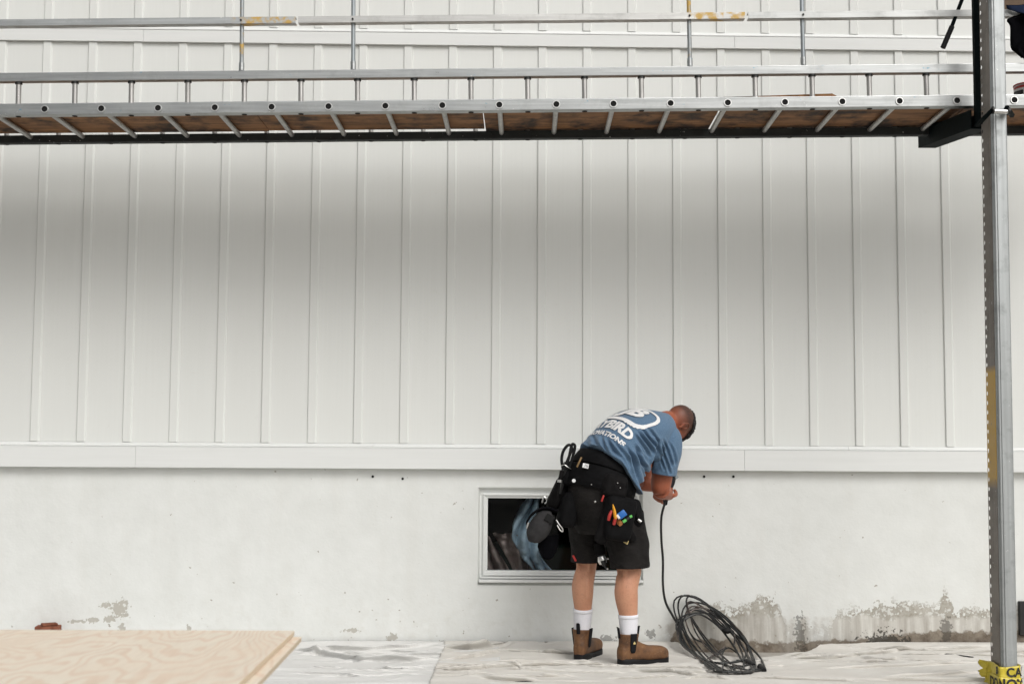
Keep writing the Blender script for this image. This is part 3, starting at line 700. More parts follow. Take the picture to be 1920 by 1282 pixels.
# pump jack bracket: upright, arm to the wall, clamp and roller, crank handle
jack = thing('jack_bracket', 'dark green steel jack bracket clamped to the pole and carrying the plank', 'bracket', at(1840, 235, -1.25))
JY = PY + 0.20
m = MB(); q0, q1 = at(1834, 236, JY), at(1829, 2, JY); q2 = q1 + (q1 - q0) * 1.0
m.tube([q0, q2], 0.0225, 4, up=(1, 1, 0)); m.build('upright', MAT['dark_steel'], jack)
m = MB(); e0 = at(1738, 262, -0.34); e1 = at(1838, 224, -1.34)
d = (e0 - e1).normalized(); sx = V((0.052, 0, 0)); uz = V((0, 0, 0.052)); tk = 0.006
pr = [(-1, -1), (1, -1), (1, 1), (1 - .12, 1), (1 - .12, -.85), (-1 + .12, -.85), (-1 + .12, 1), (-1, 1)]
m.loft([[c + sx * a + uz * b for a, b in pr] for c in (e1, e0)]); m.build('arm', MAT['dark_steel'], jack)
m = MB(); m.box(e0 + d * 0.003, (0.104, 0.006, 0.102)); m.build('end_plate', MAT['dark_steel'], jack)
zc = at(1860, 212, PY).z
m = MB(); m.tube([at(1832, 236, PY + .10), at(1845, 222, PY - 0.02), at(1861, 206, PY - .045)], 0.017, 6, flat=0.5); m.build('clamp_strap', MAT['dark_steel'], jack)
m = MB(); m.tube([at(1888, 203, PY - .05), at(1893, 210, PY + .05), at(1897, 216, PY + .16)], 0.016, 6); m.build('clamp_strap', MAT['dark_steel'], jack)
m = MB(); m.cyl(at(1863, 209, PY - .045), at(1892, 210, PY - .045), 0.0125, 14); m.build('roller', MAT['steel'], jack, True)
m = MB(); m.cyl(at(1860, 207, PY - .045), at(1863, 207, PY - .045), 0.020, 12); m.cyl(at(1889, 209, PY - .045), at(1893, 209, PY - .045), 0.021, 12); m.build('roller_cap', MAT['ink'], jack, True)
m = MB(); m.tube([at(1812, -22, -1.22), at(1784, 52, -1.22)], 0.0105, 8); h0 = m.build('crank_handle', MAT['dark_steel'], jack, True)
m = MB(); m.tube([at(1785, 50, -1.22), at(1768, 90, -1.22)], 0.0145, 10); m.build('rubber_grip', MAT['black_rubber'], h0, True)
m = MB(); m.tube([at(1812, -22, -1.22), at(1829, -26, JY)], 0.016, 8); m.build('crank_pivot', MAT['dark_steel'], jack, True)

# things on the plank right of the pole
def cloth_strip(path, y0, dep, mat, name, label, cat):
    """draped cloth: list of (left px, right px, py)"""
    m = MB(); rows = []
    for i, (lx, rx, py) in enumerate(catmull(path, 4)):
        rows.append([at(lx + (rx - lx) * j / 14, py + 2.5 * mnoise.noise(V((j * .35, i * .2, y0))), y0 + dep * sin(j * 1.1 + i * .3) * .5) for j in range(15)])
    m.loft(rows, cap=False, closed=False); o = m.build(name, mat, None, 'all'); s_ = o.modifiers.new('thickness', 'SOLIDIFY'); s_.thickness = 0.014
    return tag(o, label, cat)
cloth_strip([(1890, 1990, 10), (1893, 1990, 22), (1908, 1990, 27), (1888, 1992, 38), (1897, 1990, 48), (1898, 1985, 75), (1900, 1940, 94), (1915, 1960, 110)], -1.24, 0.03, MAT['blackcloth'],
            'black_jacket', 'black jacket draped over the guard rail at the top right corner', 'jacket')
cloth_strip([(1889, 1990, 11), (1892, 1990, 17), (1905, 1990, 24), (1925, 1990, 28)], -1.275, 0.012, MAT['navy'], 'navy_sleeve', 'navy cloth folded over the rail on top of the black jacket', 'cloth')
cloth_strip([(1872, 1990, -30), (1874, 1990, -12), (1874, 1990, 4), (1876, 1990, 20)], -0.98, 0.02, MAT['tan_cloth'], 'brown_tarp', 'brown tarp hanging behind the pole at the top right corner', 'tarp')
pc = at(1931, 186, -0.99); zd = sc(17, 0.2, 0.034).z
can = thing('paint_can', 'white paint can with a red rim standing on the deck right of the pole', 'paint can', (pc.x, pc.y, zd))
cz = [zd, zd + 0.10]
m = MB(); m.cyl((pc.x, pc.y, zd), (pc.x, pc.y, zd + 0.11), 0.085, 36); m.build('can_body', MAT['white_plastic'], can, True)
for z0, z1, r, mt, nm in ((0.088, 0.102, 0.0863, 'red', 'red_band'), (0.05, 0.075, 0.0863, 'ink', 'dark_label'), (0.012, 0.035, 0.0863, 'red', 'lower_red_band')):
    m = MB(); a0, a1 = (pi * 0.95, pi * 1.25) if nm != 'red_band' else (0, 2 * pi); n = 24
    prs = [[(pc.x + r * cos(a0 + (a1 - a0) * j / n), pc.y + r * sin(a0 + (a1 - a0) * j / n), zd + z) for j in range(n + 1)] for z in (z0, z1)]
    m.loft(prs, cap=False, closed=False); m.build(nm, MAT[mt], can, True)
m = MB(); m.tube([(pc.x + 0.086 * cos(a), pc.y + 0.086 * sin(a), zd + 0.112) for a in [2 * pi * j / 30 for j in range(31)]], 0.004, 6, cap=False); m.build('rim', MAT['red'], can, True)

# ------------------------------------------------------------------ canvas drop cloths
def seg_dist(px, py, a, b):
    vx, vy = b[0] - a[0], b[1] - a[1]; l = vx * vx + vy * vy
    k = max(0, min(1, ((px - a[0]) * vx + (py - a[1]) * vy) / l)); return (px - a[0] - vx * k), (py - a[1] - vy * k), k
def gpt(px, py): q = atz(px, py, 0.01); return (q.x, q.y)
import numpy as np
def cloth(name, x0, x1, back, front, folds, mat, label, seed, nx=260, ny=120, flat=(), lift=0.0, nrand=60):
    """back / front: functions of x giving (y, z); folds: (polyline in ground metres, height, width)"""
    Xg = np.zeros((ny + 1, nx + 1)); Yg = Xg.copy(); Zg = Xg.copy(); Vg = Xg.copy()
    rr = random.Random(int(seed * 10))
    for i in range(ny + 1):
        v = (i / ny) ** 1.12
        for j in range(nx + 1):
            u = j / nx; x = x0(v) + (x1(v) - x0(v)) * u
            yb, zb = back(x); yf, zf = front(x); y = yb + (yf - yb) * v
            z = zb * max(0, 1 - v / 0.07) ** 1.6
            q = V((x * 0.9, y * 2.2, seed)); n0 = mnoise.noise(q)
            z += 0.006 * (0.5 + n0) + 0.0025 * mnoise.noise(q * 3.1)
            r = 1 - abs(mnoise.noise(V((x * 0.8 + 3, y * 3.6 + 0.5 * n0, seed + 5)))); z += 0.009 * (max(0, r - 0.86) / 0.14) ** 1.5
            r = 1 - abs(mnoise.noise(V((x * 1.9, y * 8.5 + .4 * n0, seed + 9)))); z += 0.004 * (max(0, r - 0.88) / 0.12) ** 1.5
            r = 1 - abs(mnoise.noise(V((x * 4.0, y * 9 + n0, seed + 13)))); z += 0.001 * max(0, r - 0.7) / 0.3
            Xg[i, j], Yg[i, j], Zg[i, j], Vg[i, j] = x, y, z, v
    Zf = np.zeros(Xg.shape); allf = [(a, h * (1.3 if x0(0) < -3 else 1.6), w_) for a, h, w_ in folds]
    xa, xb = max(-3.4, x0(0)), min(3.6, x1(0))
    for _ in range(nrand):
        cx, cy = rr.uniform(xa, xb), -0.05 - 1.35 * rr.random() ** 0.9; ln = rr.uniform(0.15, 0.8); sl_ = rr.uniform(-.12, .16); bw = rr.uniform(-.05, .05)
        allf.append(([(cx + ln * (k - .5), cy + sl_ * ln * (k - .5) + bw * (1 - (2 * k - 1) ** 2)) for k in (0, .25, .5, .75, 1)], rr.uniform(.005, .018), rr.uniform(.007, .013)))
    for pl, hgt, wd in allf:
        best = np.full(Xg.shape, 1e9); bdy = np.zeros(Xg.shape); bk = np.zeros(Xg.shape); ns = len(pl) - 1
        for i, (a, b) in enumerate(zip(pl[:-1], pl[1:])):
            vx, vy = b[0] - a[0], b[1] - a[1]; k = np.clip(((Xg - a[0]) * vx + (Yg - a[1]) * vy) / (vx * vx + vy * vy), 0, 1)
            dx, dy = Xg - a[0] - vx * k, Yg - a[1] - vy * k; d2 = dx * dx + dy * dy; s_ = d2 < best
            best = np.where(s_, d2, best); bdy = np.where(s_, dy, bdy); bk = np.where(s_, (i + k) / ns, bk)
        w_ = wd * np.where(bdy < 0, 0.45, 1.7); env = np.clip(np.minimum(bk, 1 - bk) * 4 + 0.15, 0, 1)
        Zf += hgt * env * np.exp(-best / (w_ * w_)); Zg += -0.35 * hgt * env * np.exp(-((np.sqrt(best) - 1.5 * wd) / (0.6 * wd)) ** 2) * (bdy < 0)
    keep = np.ones(Xg.shape)
    Zg += Zf
    for fx, fy, fr in flat: keep = np.minimum(keep, np.clip((np.hypot(Xg - fx, Yg - fy) - fr) / 0.10, 0, 1))
    Zg = np.where(Yg < -0.12, Zg * (0.12 + 0.88 * keep), Zg) + 0.010 * keep + 0.004 + lift
    Zg = np.where(Yg > -0.10, np.minimum(Zg, 0.045), Zg)
    Zg = np.maximum(Zg, 0.002)
    Yg = Yg - 1.9 * np.minimum(Zf, 0.05) * np.where(Yg < -0.10, 0.12 + 0.88 * keep, 0.5)
    m = MB(); m.loft([[(Xg[i, j], Yg[i, j], Zg[i, j]) for j in range(nx + 1)] for i in range(ny + 1)], cap=False, closed=False)
    o = m.build(name, mat, None, 'all'); so_ = o.modifiers.new('thickness', 'SOLIDIFY'); so_.thickness = 0.004; so_.offset = 1
    return tag(o, label, 'drop cloth', 'canvas drop cloths on the ground')
def table(pts):
    def fn(x):
        if x <= pts[0][0]: return pts[0][1:]
        for a, b in zip(pts[:-1], pts[1:]):
            if x <= b[0]:
                k = (x - a[0]) / (b[0] - a[0]); k = k * k * (3 - 2 * k); return tuple(p + (q - p) * k for p, q in zip(a[1:], b[1:]))
        return pts[-1][1:]
    return fn
def wallpt(px, py):     # back edge lying against the wall at that picture height
    q = at(px, py, -0.012); return (q.x, -0.012, max(q.z, 0.0))
def grndpt(px, py):
    q = atz(px, py, 0.008); return (q.x, min(q.y, -0.012), 0.0)
xc = atz(822, 1240, 0).x
FRONT = lambda x: (-2.0, 0)
lb = table([(-3.6, -0.012, 0.02), wallpt(560, 1207), wallpt(650, 1206), wallpt(670, 1201), wallpt(760, 1199), wallpt(840, 1202), wallpt(1000, 1206)])
lf = [([gpt(540, 1222), gpt(600, 1226), gpt(680, 1240), gpt(760, 1241), gpt(836, 1238)], 0.022, 0.030), ([gpt(560, 1231), gpt(620, 1222), gpt(700, 1221), gpt(840, 1212)], 0.018, 0.025),
      ([gpt(660, 1207), gpt(720, 1206), gpt(840, 1202)], 0.018, 0.03), ([gpt(540, 1262), gpt(640, 1266), gpt(690, 1273)], 0.010, 0.02), ([gpt(690, 1256), gpt(800, 1253)], 0.010, 0.02),
      ([gpt(760, 1230), gpt(836, 1229)], 0.014, 0.02)]
cloth('drop_cloth', lambda v: -3.6, lambda v: xc + 0.35, lb, FRONT, lf, MAT['cloth_grey'], 'pale grey canvas drop cloth on the ground between the plywood and the cream cloth', 1.3, 240, 300, nrand=42)
rb = table([wallpt(820, 1202), wallpt(840, 1199), wallpt(905, 1201), wallpt(960, 1199), wallpt(1000, 1203), wallpt(1080, 1199), wallpt(1160, 1203), wallpt(1235, 1202), wallpt(1262, 1208), grndpt(1300, 1222), grndpt(1340, 1228), grndpt(1400, 1234), grndpt(1500, 1228),
            (grndpt(1560, 1222)[0], -0.10, 0.02), wallpt(1640, 1213), wallpt(1760, 1205), wallpt(1850, 1196), wallpt(1915, 1190)])
rf = [([gpt(836, 1217), gpt(880, 1219), gpt(940, 1214), gpt(975, 1209), gpt(1000, 1211), gpt(1020, 1214)], 0.030, 0.030), ([gpt(834, 1240), gpt(900, 1232), gpt(940, 1226)], 0.014, 0.014),
      ([gpt(825, 1260), gpt(880, 1259), gpt(960, 1252), gpt(985, 1247)], 0.015, 0.014), ([gpt(1010, 1213), gpt(1060, 1212)], 0.022, 0.03),
      ([gpt(1190, 1262), gpt(1250, 1265), gpt(1320, 1272)], 0.014, 0.014), ([gpt(1040, 1241), gpt(1130, 1247), gpt(1160, 1252)], 0.010, 0.02),
      ([gpt(1255, 1208), gpt(1300, 1221)], 0.018, 0.03), ([gpt(1445, 1240), gpt(1560, 1238), gpt(1640, 1228), gpt(1700, 1222)], 0.014, 0.016), ([gpt(1720, 1213), gpt(1780, 1211), gpt(1850, 1205)], 0.014, 0.018),
      ([gpt(1540, 1258), gpt(1680, 1252), gpt(1850, 1244)], 0.010, 0.03), ([gpt(1640, 1275), gpt(1840, 1266)], 0.010, 0.03), ([gpt(900, 1275), gpt(1010, 1281)], 0.014, 0.025)]
FEET = [(0.765, -0.655, .10), (0.86, -0.61, .12), (1.0, -0.57, .12), (0.55, -0.5, .10), (0.60, -0.40, .10), (0.66, -0.25, .10), (2.72, -1.50, 0.12), (1.30, -.30, .18), (1.45, -.40, .22), (1.62, -.42, .14)]
cloth('drop_cloth', lambda v: xc + 0.02 - 0.05 * v, lambda v: 4.6, rb, FRONT, rf, MAT['cloth_cream'], 'cream canvas drop cloth under the worker with a raised fold along the wall', 4.1, 360, 300, FEET, 0.004, 50)
# rolled edge of cloth beyond the pole, twigs of debris
m = MB(); q = [atz(1880, 1206, 0.03), atz(1915, 1202, 0.035), atz(1990, 1194, 0.04)]; m.tube([(a.x, a.y, 0.04) for a in q], 0.028, 10, 3)
tag(m.build('rolled_cloth', MAT['cloth_cream'], None, True), 'rolled end of a cream cloth lying against the wall right of the pole', 'cloth roll')
m = MB(); m.tube([V((a.x, a.y, 0.032)) for a in (atz(1735, 1226, .03), atz(1775, 1226, .03), atz(1825, 1232, .03))], 0.004, 6, 3)
tag(m.build('thin_stick', MAT['cord'], None, True), 'thin dark stick lying on the cream cloth left of the pole', 'stick')
for px, py, lab in ((1448, 1266, 'small dark scrap on the cream cloth right of the cord coil'), (1241, 1219, 'tiny dark chip on the cloth just beyond the right boot'), (985, 1279, 'dark curled strip at the bottom edge of the picture')):
    c = atz(px, py, 0.022); m = MB(); r = 0.05 if py > 1270 else 0.012
    m.tube([c + V((-r, 0.01, 0.0)), c + V((0, 0, 0.006)), c + V((r, -0.012, 0.002))], 0.004, 6, 3); tag(m.build('debris_scrap', MAT['ink'], None, True), lab, 'scrap')

# ------------------------------------------------------------------ plywood stack on two sawhorses, brick by the wall
PH_ = 0.60
c0 = atz(552, 1181, PH_); cl_ = atz(0, 1189, PH_); cn = atz(445, 1281, PH_); ey = (cn - c0).normalized(); ex = V((ey.y, -ey.x, 0))
def sheet(name, off, ztop, label, twist=0.0):
    R3 = Matrix((ex, ey, V((0, 0, 1)))).transposed() @ Matrix.Rotation(twist, 3, 'Z')
    m = MB(); c = c0 + ex * (1.22 + off[0]) + ey * (0.61 + off[1]); c.z = ztop - 0.009
    m.box(c, (2.44, 1.22, 0.0165), R3, 0.001)
    me = m.mesh(name, [MAT['ply'], MAT['ply_edge']]); 
    for f in me.polygons:
        if abs(f.normal.z) < 0.6: f.material_index = 1
    return tag(link(name, me), label, 'plywood sheet', 'plywood sheets stacked at the lower left')
sheet('plywood_sheet', (0, 0), PH_, 'top sheet of fresh plywood, its face in full view at the lower left')
sheet('plywood_sheet', (-0.028, 0.012), PH_ - 0.019, 'lower plywood sheet, only its edge stepping out under the top sheet', 0.006)
for s, lab in ((0.55, 'wooden sawhorse under the right end of the plywood'), (1.9, 'wooden sawhorse under the left end of the plywood')):
    b = c0 + ex * s + ey * 0.61; th = thing('sawhorse', lab, 'sawhorse', (b.x, b.y, 0)); R3 = Matrix((ex, ey, V((0, 0, 1)))).transposed()
    m = MB(); m.box((b.x, b.y, PH_ - 0.037 - 0.046), (0.038, 1.0, 0.089), R3, 0.002); m.build('top_beam', MAT['ply'], th)
    for i in (-1, 1):
        for j in (-1, 1):
            m = MB(); tp = V((b.x, b.y, PH_ - 0.09)) + ey * (0.42 * j) + ex * (0.03 * i); ft = V((b.x, b.y, 0.0)) + ey * (0.46 * j) + ex * (0.22 * i)
            m.tube([ft, tp], 0.03, 4); m.build('leg', MAT['ply'], th)
cb = at(92, 1181, -0.07); m = MB(); m.box((cb.x, -0.09, 0.07), (0.14, 0.10, 0.14), Matrix.Rotation(0.12, 3, 'Z'), 0.006, 2)
m.box((cb.x + 0.01, -0.10, 0.148), (0.09, 0.06, 0.016), Matrix.Rotation(0.5, 3, 'Z'), 0.004)
tag(m.build('broken_brick', MAT['brick']), 'broken reddish brick at the foot of the wall behind the plywood', 'brick')

# ------------------------------------------------------------------ cords
rnd = random.Random(11)
coil = thing('coiled_cord', 'tangled coil of black extension cord slumped against the stained wall', 'extension cord', (1.42, -0.25, 0))
def cpt(px, py):           # the coil leans back against the wall: higher points lie closer to it
    k = (py - 1140) / 115.0; q = at(px, py, -0.03 - 0.42 * max(0, k) ** 1.25)
    return q if q.z > 0.036 else atz(px, py, 0.036)
def loops(n, cx, cy, a, b, ang, jit, r, seed):
    rr = random.Random(seed); pts = []
    for i in range(n):
        dcx, dcy = rr.gauss(0, 4 * jit), rr.gauss(0, 3 * jit); aa = a * (1 + rr.uniform(-.16, .10) * jit); bb_ = b * (1 + rr.uniform(-.45, .25) * jit); an = ang + rr.gauss(0, 0.09) * jit
        wob = [rr.uniform(-.08, .08) * jit for _ in range(3)]
        for j in range(18):
            th = 2 * pi * j / 18; rad = 1 + wob[0] * sin(2 * th) + wob[1] * sin(3 * th + 1) + wob[2] * cos(th * 2)
            x = cx + dcx + (a and aa * cos(th) * rad) * cos(an) - bb_ * sin(th) * rad * sin(an); y = cy + dcy + aa * cos(th) * rad * sin(an) + bb_ * sin(th) * rad * cos(an)
            y = min(y, 1257 + 1.5 * sin(th * 3)); q = cpt(x, y); q.y -= rr.uniform(0, 0.035); pts.append(q)
    m = MB(); m.tube(pts, r, 6, 2); return m
loops(5, 1340, 1199, 90, 40, 0.72, 1.0, 0.0054, 3).build('cord_loops', MAT['cord'], coil, True)
loops(3, 1341, 1196, 82, 40, 0.74, 1.3, 0.0048, 21).build('cord_loops', MAT['cord_dusty'], coil, True)
def strand(pp, r, mat, name='cord_strand'):
    m = MB(); q = [cpt(a, b) for a, b in pp]
    for z in q: z.y -= 0.02
    m.tube(q, r, 6, 6); m.build(name, mat, coil, True)
strand([(1274, 1172), (1278, 1190), (1288, 1210), (1304, 1228), (1325, 1243), (1350, 1257), (1385, 1257), (1428, 1254), (1430, 1243), (1420, 1226), (1398, 1204), (1375, 1186), (1350, 1170), (1330, 1152), (1300, 1142), (1284, 1154), (1276, 1174)], 0.0062, MAT['cord'])
strand([(1272, 1178), (1276, 1200), (1296, 1222), (1320, 1236), (1345, 1241), (1372, 1240), (1392, 1234), (1400, 1218), (1396, 1200), (1384, 1186)], 0.0064, MAT['cord'])
strand([(1290, 1180), (1302, 1196), (1322, 1206), (1338, 1222), (1344, 1226), (1364, 1213), (1380, 1222)], 0.0045, MAT['cord'])
strand([(1282, 1160), (1310, 1150), (1345, 1172), (1372, 1206), (1390, 1236), (1402, 1242)], 0.0062, MAT['cord'])
strand([(1286, 1150), (1305, 1141), (1326, 1150), (1352, 1176), (1374, 1183), (1376, 1210)], 0.0062, MAT['cord_dusty'])
strand([(1326, 1234), (1344, 1222), (1358, 1211)], 0.0062, MAT['cord_dusty'])
strand([(1352, 1256), (1356, 1240), (1353, 1226), (1360, 1212)], 0.0048, MAT['cord'])
strand([(1366, 1256), (1378, 1250), (1398, 1246), (1412, 1244), (1398, 1238), (1380, 1236)], 0.0048, MAT['cord'])
strand([(1340, 1240), (1375, 1249), (1400, 1254), (1424, 1252)], 0.0048, MAT['cord'])
strand([(1276, 1160), (1272, 1180), (1278, 1205), (1290, 1216)], 0.009, MAT['cord'])
strand([(1274, 1166), (1270, 1186), (1280, 1208), (1296, 1222), (1318, 1240)], 0.008, MAT['cord_dusty'])
for (a, b), (c_, d) in (((1355, 1180), (1364, 1181)), ((1398, 1238), (1408, 1244)), ((1423, 1247), (1429, 1253))):
    m = MB(); p0, p1 = cpt(a, b), cpt(c_, d)
    for z in (p0, p1): z.z = max(z.z, 0.03); z.y -= 0.03
    m.tube([p0 + (p0 - p1) * .35, p0, p1, p1 + (p1 - p0) * .3], [0.007, 0.016, 0.018, 0.013], 10); m.build('plug', MAT['black_rubber'], coil, True)
TOOL_B = at(1246, 944, -0.34)
m = MB(); m.tube([TOOL_B + V((0.012, 0.02, 0.05)), TOOL_B, at(1240, 970, -.32), at(1240, 1010, -.28), at(1243, 1050, -.24), at(1243, 1095, -.20), at(1248, 1128, -.16), at(1262, 1155, -.12), at(1274, 1176, -.10), at(1279, 1196, -.16)], 0.0075, 8, 6)
tag(m.build('black_cable', MAT['cord'], None, True), 'black cable hanging from the worker\'s hands down to the coil', 'cable')

# ------------------------------------------------------------------ the worker
man = thing('person', 'worker in a blue T-shirt and black shorts bending to the foot of the siding', 'person', (0.80, -0.50, 0))
def unit(v): v = V(v); v.normalize(); return v
def frame(T, R):
    T = unit(T); R = V(R); R = unit(R - T * R.dot(T)); return T, R, R.cross(T).normalized() * 1.0
# ---- shirt surface: rings (centre, tangent, right, half width, back depth, front depth)
SK = [  # px, py, Y, tangent (x,y,z), right (x,y,z), rR, rBack, rFront
    (1139, 872, -.70, (.60, .26, .76), (.40, -.92, -.06), .204, .178, .200),
    (1152, 848, -.68, (.56, .26, .78), (.40, -.92, -.06), .198, .156, .208),
    (1168, 828, -.64, (.72, .36, .58), (.42, -.90, -.08), .200, .145, .215),
    (1190, 813, -.58, (.84, .48, .24), (.45, -.89, -.10), .208, .135, .200),
    (1214, 806, -.52, (.86, .50, .04), (.46, -.88, -.12), .205, .118, .150),
    (1234, 801, -.47, (.84, .52, .06), (.46, -.88, -.14), .165, .095, .110),
    (1247, 797, -.44, (.84, .52, .10), (.46, -.88, -.14), .085, .074, .070),
]
keys = []
for px, py, Y, T, R, a, b, c in SK:
    q = at(px, py, Y); keys.append((*q, *unit(T), *R, a, b, c))
SRINGS = catmull(keys, 16)
def shirt_pt(v, th, extra=0.0):
    """v 0..1 hem to neck, th angle round the body: 0 spine, +90 deg his right flank"""
    f = max(0, min(0.9999, v)) * (len(SRINGS) - 1); i = int(f); k = f - i; a, b = SRINGS[i], SRINGS[i + 1]
    q = [x + (y - x) * k for x, y in zip(a, b)]
    c = V(q[0:3]); T, R, N = frame(q[3:6], q[6:9])
    N = R.cross(T); N.normalize()
    cs, sn = cos(th), sin(th); ee = 2.3
    k = (abs(cs) ** ee + abs(sn) ** ee) ** (-1 / ee)
    dep = q[10] if cs > 0 else q[11]
    d = R * (q[9] * sn * k) + N * (dep * cs * k)
    return c + d + d.normalized() * extra
CREASES = [  # (polyline in the photograph, depth m, width px) : the folds one can see in the shirt
    ([(1129, 800), (1129, 819), (1132, 838), (1140, 850)], .009, 2.6), ([(1137, 806), (1139, 825), (1148, 841), (1166, 858), (1172, 868)], .012, 2.8), ([(1148, 808), (1152, 827), (1161, 841), (1172, 856), (1180, 868)], .011, 2.8),
    ([(1162, 812), (1172, 833), (1179, 845), (1186, 862), (1190, 880)], .010, 2.6), ([(1193, 840), (1195, 855), (1200, 866), (1206, 876)], .012, 2.8), ([(1186, 809), (1198, 827), (1209, 842), (1216, 855)], .010, 2.0),
    ([(1195, 808), (1207, 825), (1218, 838), (1223, 848)], .011, 2.0), ([(1202, 800), (1214, 819), (1225, 831), (1229, 841)], .011, 2.0), ([(1215, 801), (1225, 814), (1232, 825), (1233, 831)], .010, 2.0),
    ([(1208, 812), (1219, 826), (1227, 837)], .006, 1.6), ([(1190, 822), (1201, 838), (1211, 853)], .007, 1.8), ([(1176, 815), (1188, 834), (1199, 850)], .007, 2.2),
    ([(1180, 847), (1187, 867), (1193, 886)], .012, 2.6), ([(1194, 848), (1202, 866), (1213, 877)], .010, 2.4), ([(1192, 880), (1198, 897), (1203, 908)], .012, 2.8), ([(1205, 868), (1211, 884), (1214, 892)], .009, 2.4),
    ([(1233, 825), (1233, 844), (1227, 858), (1222, 873)], .018, 3.0), ([(1238, 826), (1241, 842), (1248, 860), (1253, 877), (1256, 888)], .010, 2.0), ([(1243, 824), (1250, 841), (1255, 858), (1260, 873)], .009, 2.0),
    ([(1254, 829), (1261, 843), (1265, 856), (1266, 870)], .008, 2.0), ([(1236, 850), (1241, 866), (1246, 880)], .007, 1.8), ([(1110, 812), (1117, 832), (1128, 848)], .007, 3.0), ([(1100, 832), (1112, 842), (1130, 852)], .008, 2.6)]
def wrinkle_at(q, n):
    px, py = proj(q); lg = max(0, min(1, ((py - 0.35 * (px - 1160)) - 826) / 12)); w = (0.003 * mnoise.noise(q * 14) + 0.0018 * mnoise.noise(q * 40)) * lg
    for pl, dep, wd in CREASES:
        best = 1e9; kk = 0; m_ = len(pl) - 1
        for i in range(m_):
            (ax_, ay_), (bx_, by_) = pl[i], pl[i + 1]
            vx, vy = bx_ - ax_, by_ - ay_; k = ((px - ax_) * vx + (py - ay_) * vy) / (vx * vx + vy * vy); k = 0 if k < 0 else 1 if k > 1 else k
            dx, dy = px - ax_ - vx * k, py - ay_ - vy * k; d = dx * dx + dy * dy
            if d < best: best = d; kk = (i + k) / m_
        if best < 190:
            d = math.sqrt(best) / wd; env = min(1, (0.25 + 4 * kk) * 1.0, 0.3 + 4 * (1 - kk))
            w += 1.3 * env * dep * (0.75 * math.exp(-((d - 1.9) / 1.1) ** 2) - 1.1 * math.exp(-d * d))
    mask = max(lg, max(0, min(1, (px - 1188) / 8)))
    return w * mask
sh = MB(); rows = []
NV, NU = 150, 150
for i in range(NV + 1):
    v = i / NV; row = []
    for j in range(NU):
        th = -pi + 2 * pi * j / NU
        q = shirt_pt(v, th); n_ = (q - V(SRINGS[min(len(SRINGS) - 1, int(v * (len(SRINGS) - 1)))][0:3])).normalized()
        q = q + n_ * wrinkle_at(q, n_)
        if v < 0.10:      # hem: blouses a little and dips at the flank
            q += V((0, 0, -0.010)) * sin(th * 7 + 1.0) * (1 - v / 0.10)
            q += V((.020, -.01, -0.070)) * math.exp(-((th - 2.2) / .6) ** 2) * (1 - v / 0.10)
        row.append(q)
    rows.append(row)
sh.loft(rows)
# sleeves
def sleeve(mb, pts, seed, hem_cut=None):
    k = catmull([(*at(a, b, Y), r, fl) for a, b, Y, r, fl in pts], 14); nrm = None; rings = []
    cs = [V(q[:3]) for q in k]
    for i, q in enumerate(k):
        d = cs[min(i + 1, len(cs) - 1)] - cs[max(i - 1, 0)]; d.normalize()
        a = V((1, 0, 0)); a = unit(a - d * a.dot(d)); b = d.cross(a)
        ring = []
        for j in range(80):
            t_ = 2 * pi * j / 80; s = i / len(k)
            od = a * cos(t_) + b * sin(t_) * q[4]; pp = cs[i] + od * q[3]
            ring.append(pp + od * (wrinkle_at(pp, od) if seed < 2 else 0.0))
        rings.append(ring)
    mb.loft(rings)
RS = [(1226, 812, -.55, .085, 1.0), (1247, 822, -.585, .092, 1.0), (1252, 845, -.60, .082, 1.05), (1248, 868, -.60, .074, 1.1), (1245, 889, -.595, .072, 1.15)]
sleeve(sh, RS, 1.0)
LSL = [(1216, 806, -.40, .09, 1.0), (1222, 812, -.32, .09, 1.0), (1216, 842, -.28, .08, 1.0), (1211, 872, -.27, .075, 1.0)]
sleeve(sh, LSL, 3.0)
shirt = sh.build('tshirt', MAT['shirt'], man, 'all'); remesh(shirt, 0.0036, 2, 0.4)
# ---- lettering on the back
def back_len(v0, v1, n=40):
    return sum((shirt_pt(v0 + (v1 - v0) * (i + 1) / n, 0) - shirt_pt(v0 + (v1 - v0) * i / n, 0)).length for i in range(n))
VB = 0.30; LB = back_len(VB, 0.9) / (0.9 - VB)
ARC = []
def lat_angle(v, x):
    """angle whose arc length from the spine line is x"""
    s = 0; th = 0; st = 0.02 * (1 if x > 0 else -1); a = shirt_pt(v, 0)
    while s < abs(x) and abs(th) < 2.2:
        th += st; b = shirt_pt(v, th); s += (b - a).length; a = b
    return th
LOGO_S, LOGO_DX, LOGO_DY = 1.18, 0.042, -0.060
def on_back(x, y): v = VB + (y * LOGO_S + LOGO_DY) / LB; return shirt_pt(v, lat_angle(v, x * LOGO_S + LOGO_DX), 0.0062)
logo = []
def print_mesh(vs, fs, name='logo_print'):
    bm = bmesh.new(); q = [bm.verts.new((x, y, 0)) for x, y in vs]
    for f in fs:
        try: bm.faces.new([q[i] for i in f])
        except ValueError: pass
    bmesh.ops.triangulate(bm, faces=bm.faces[:])
    for _ in range(4):
        lg = [e for e in bm.edges if e.calc_length() > 0.012]
        if not lg: break
        bmesh.ops.subdivide_edges(bm, edges=lg, cuts=1); bmesh.ops.triangulate(bm, faces=bm.faces[:])
    bm.verts.index_update(); m = MB(); m.add([on_back(v.co.x, v.co.y) for v in bm.verts], [[v.index for v in f.verts] for f in bm.faces]); bm.free()
    return m.build(name, MAT['white_plastic'], shirt, 'all')
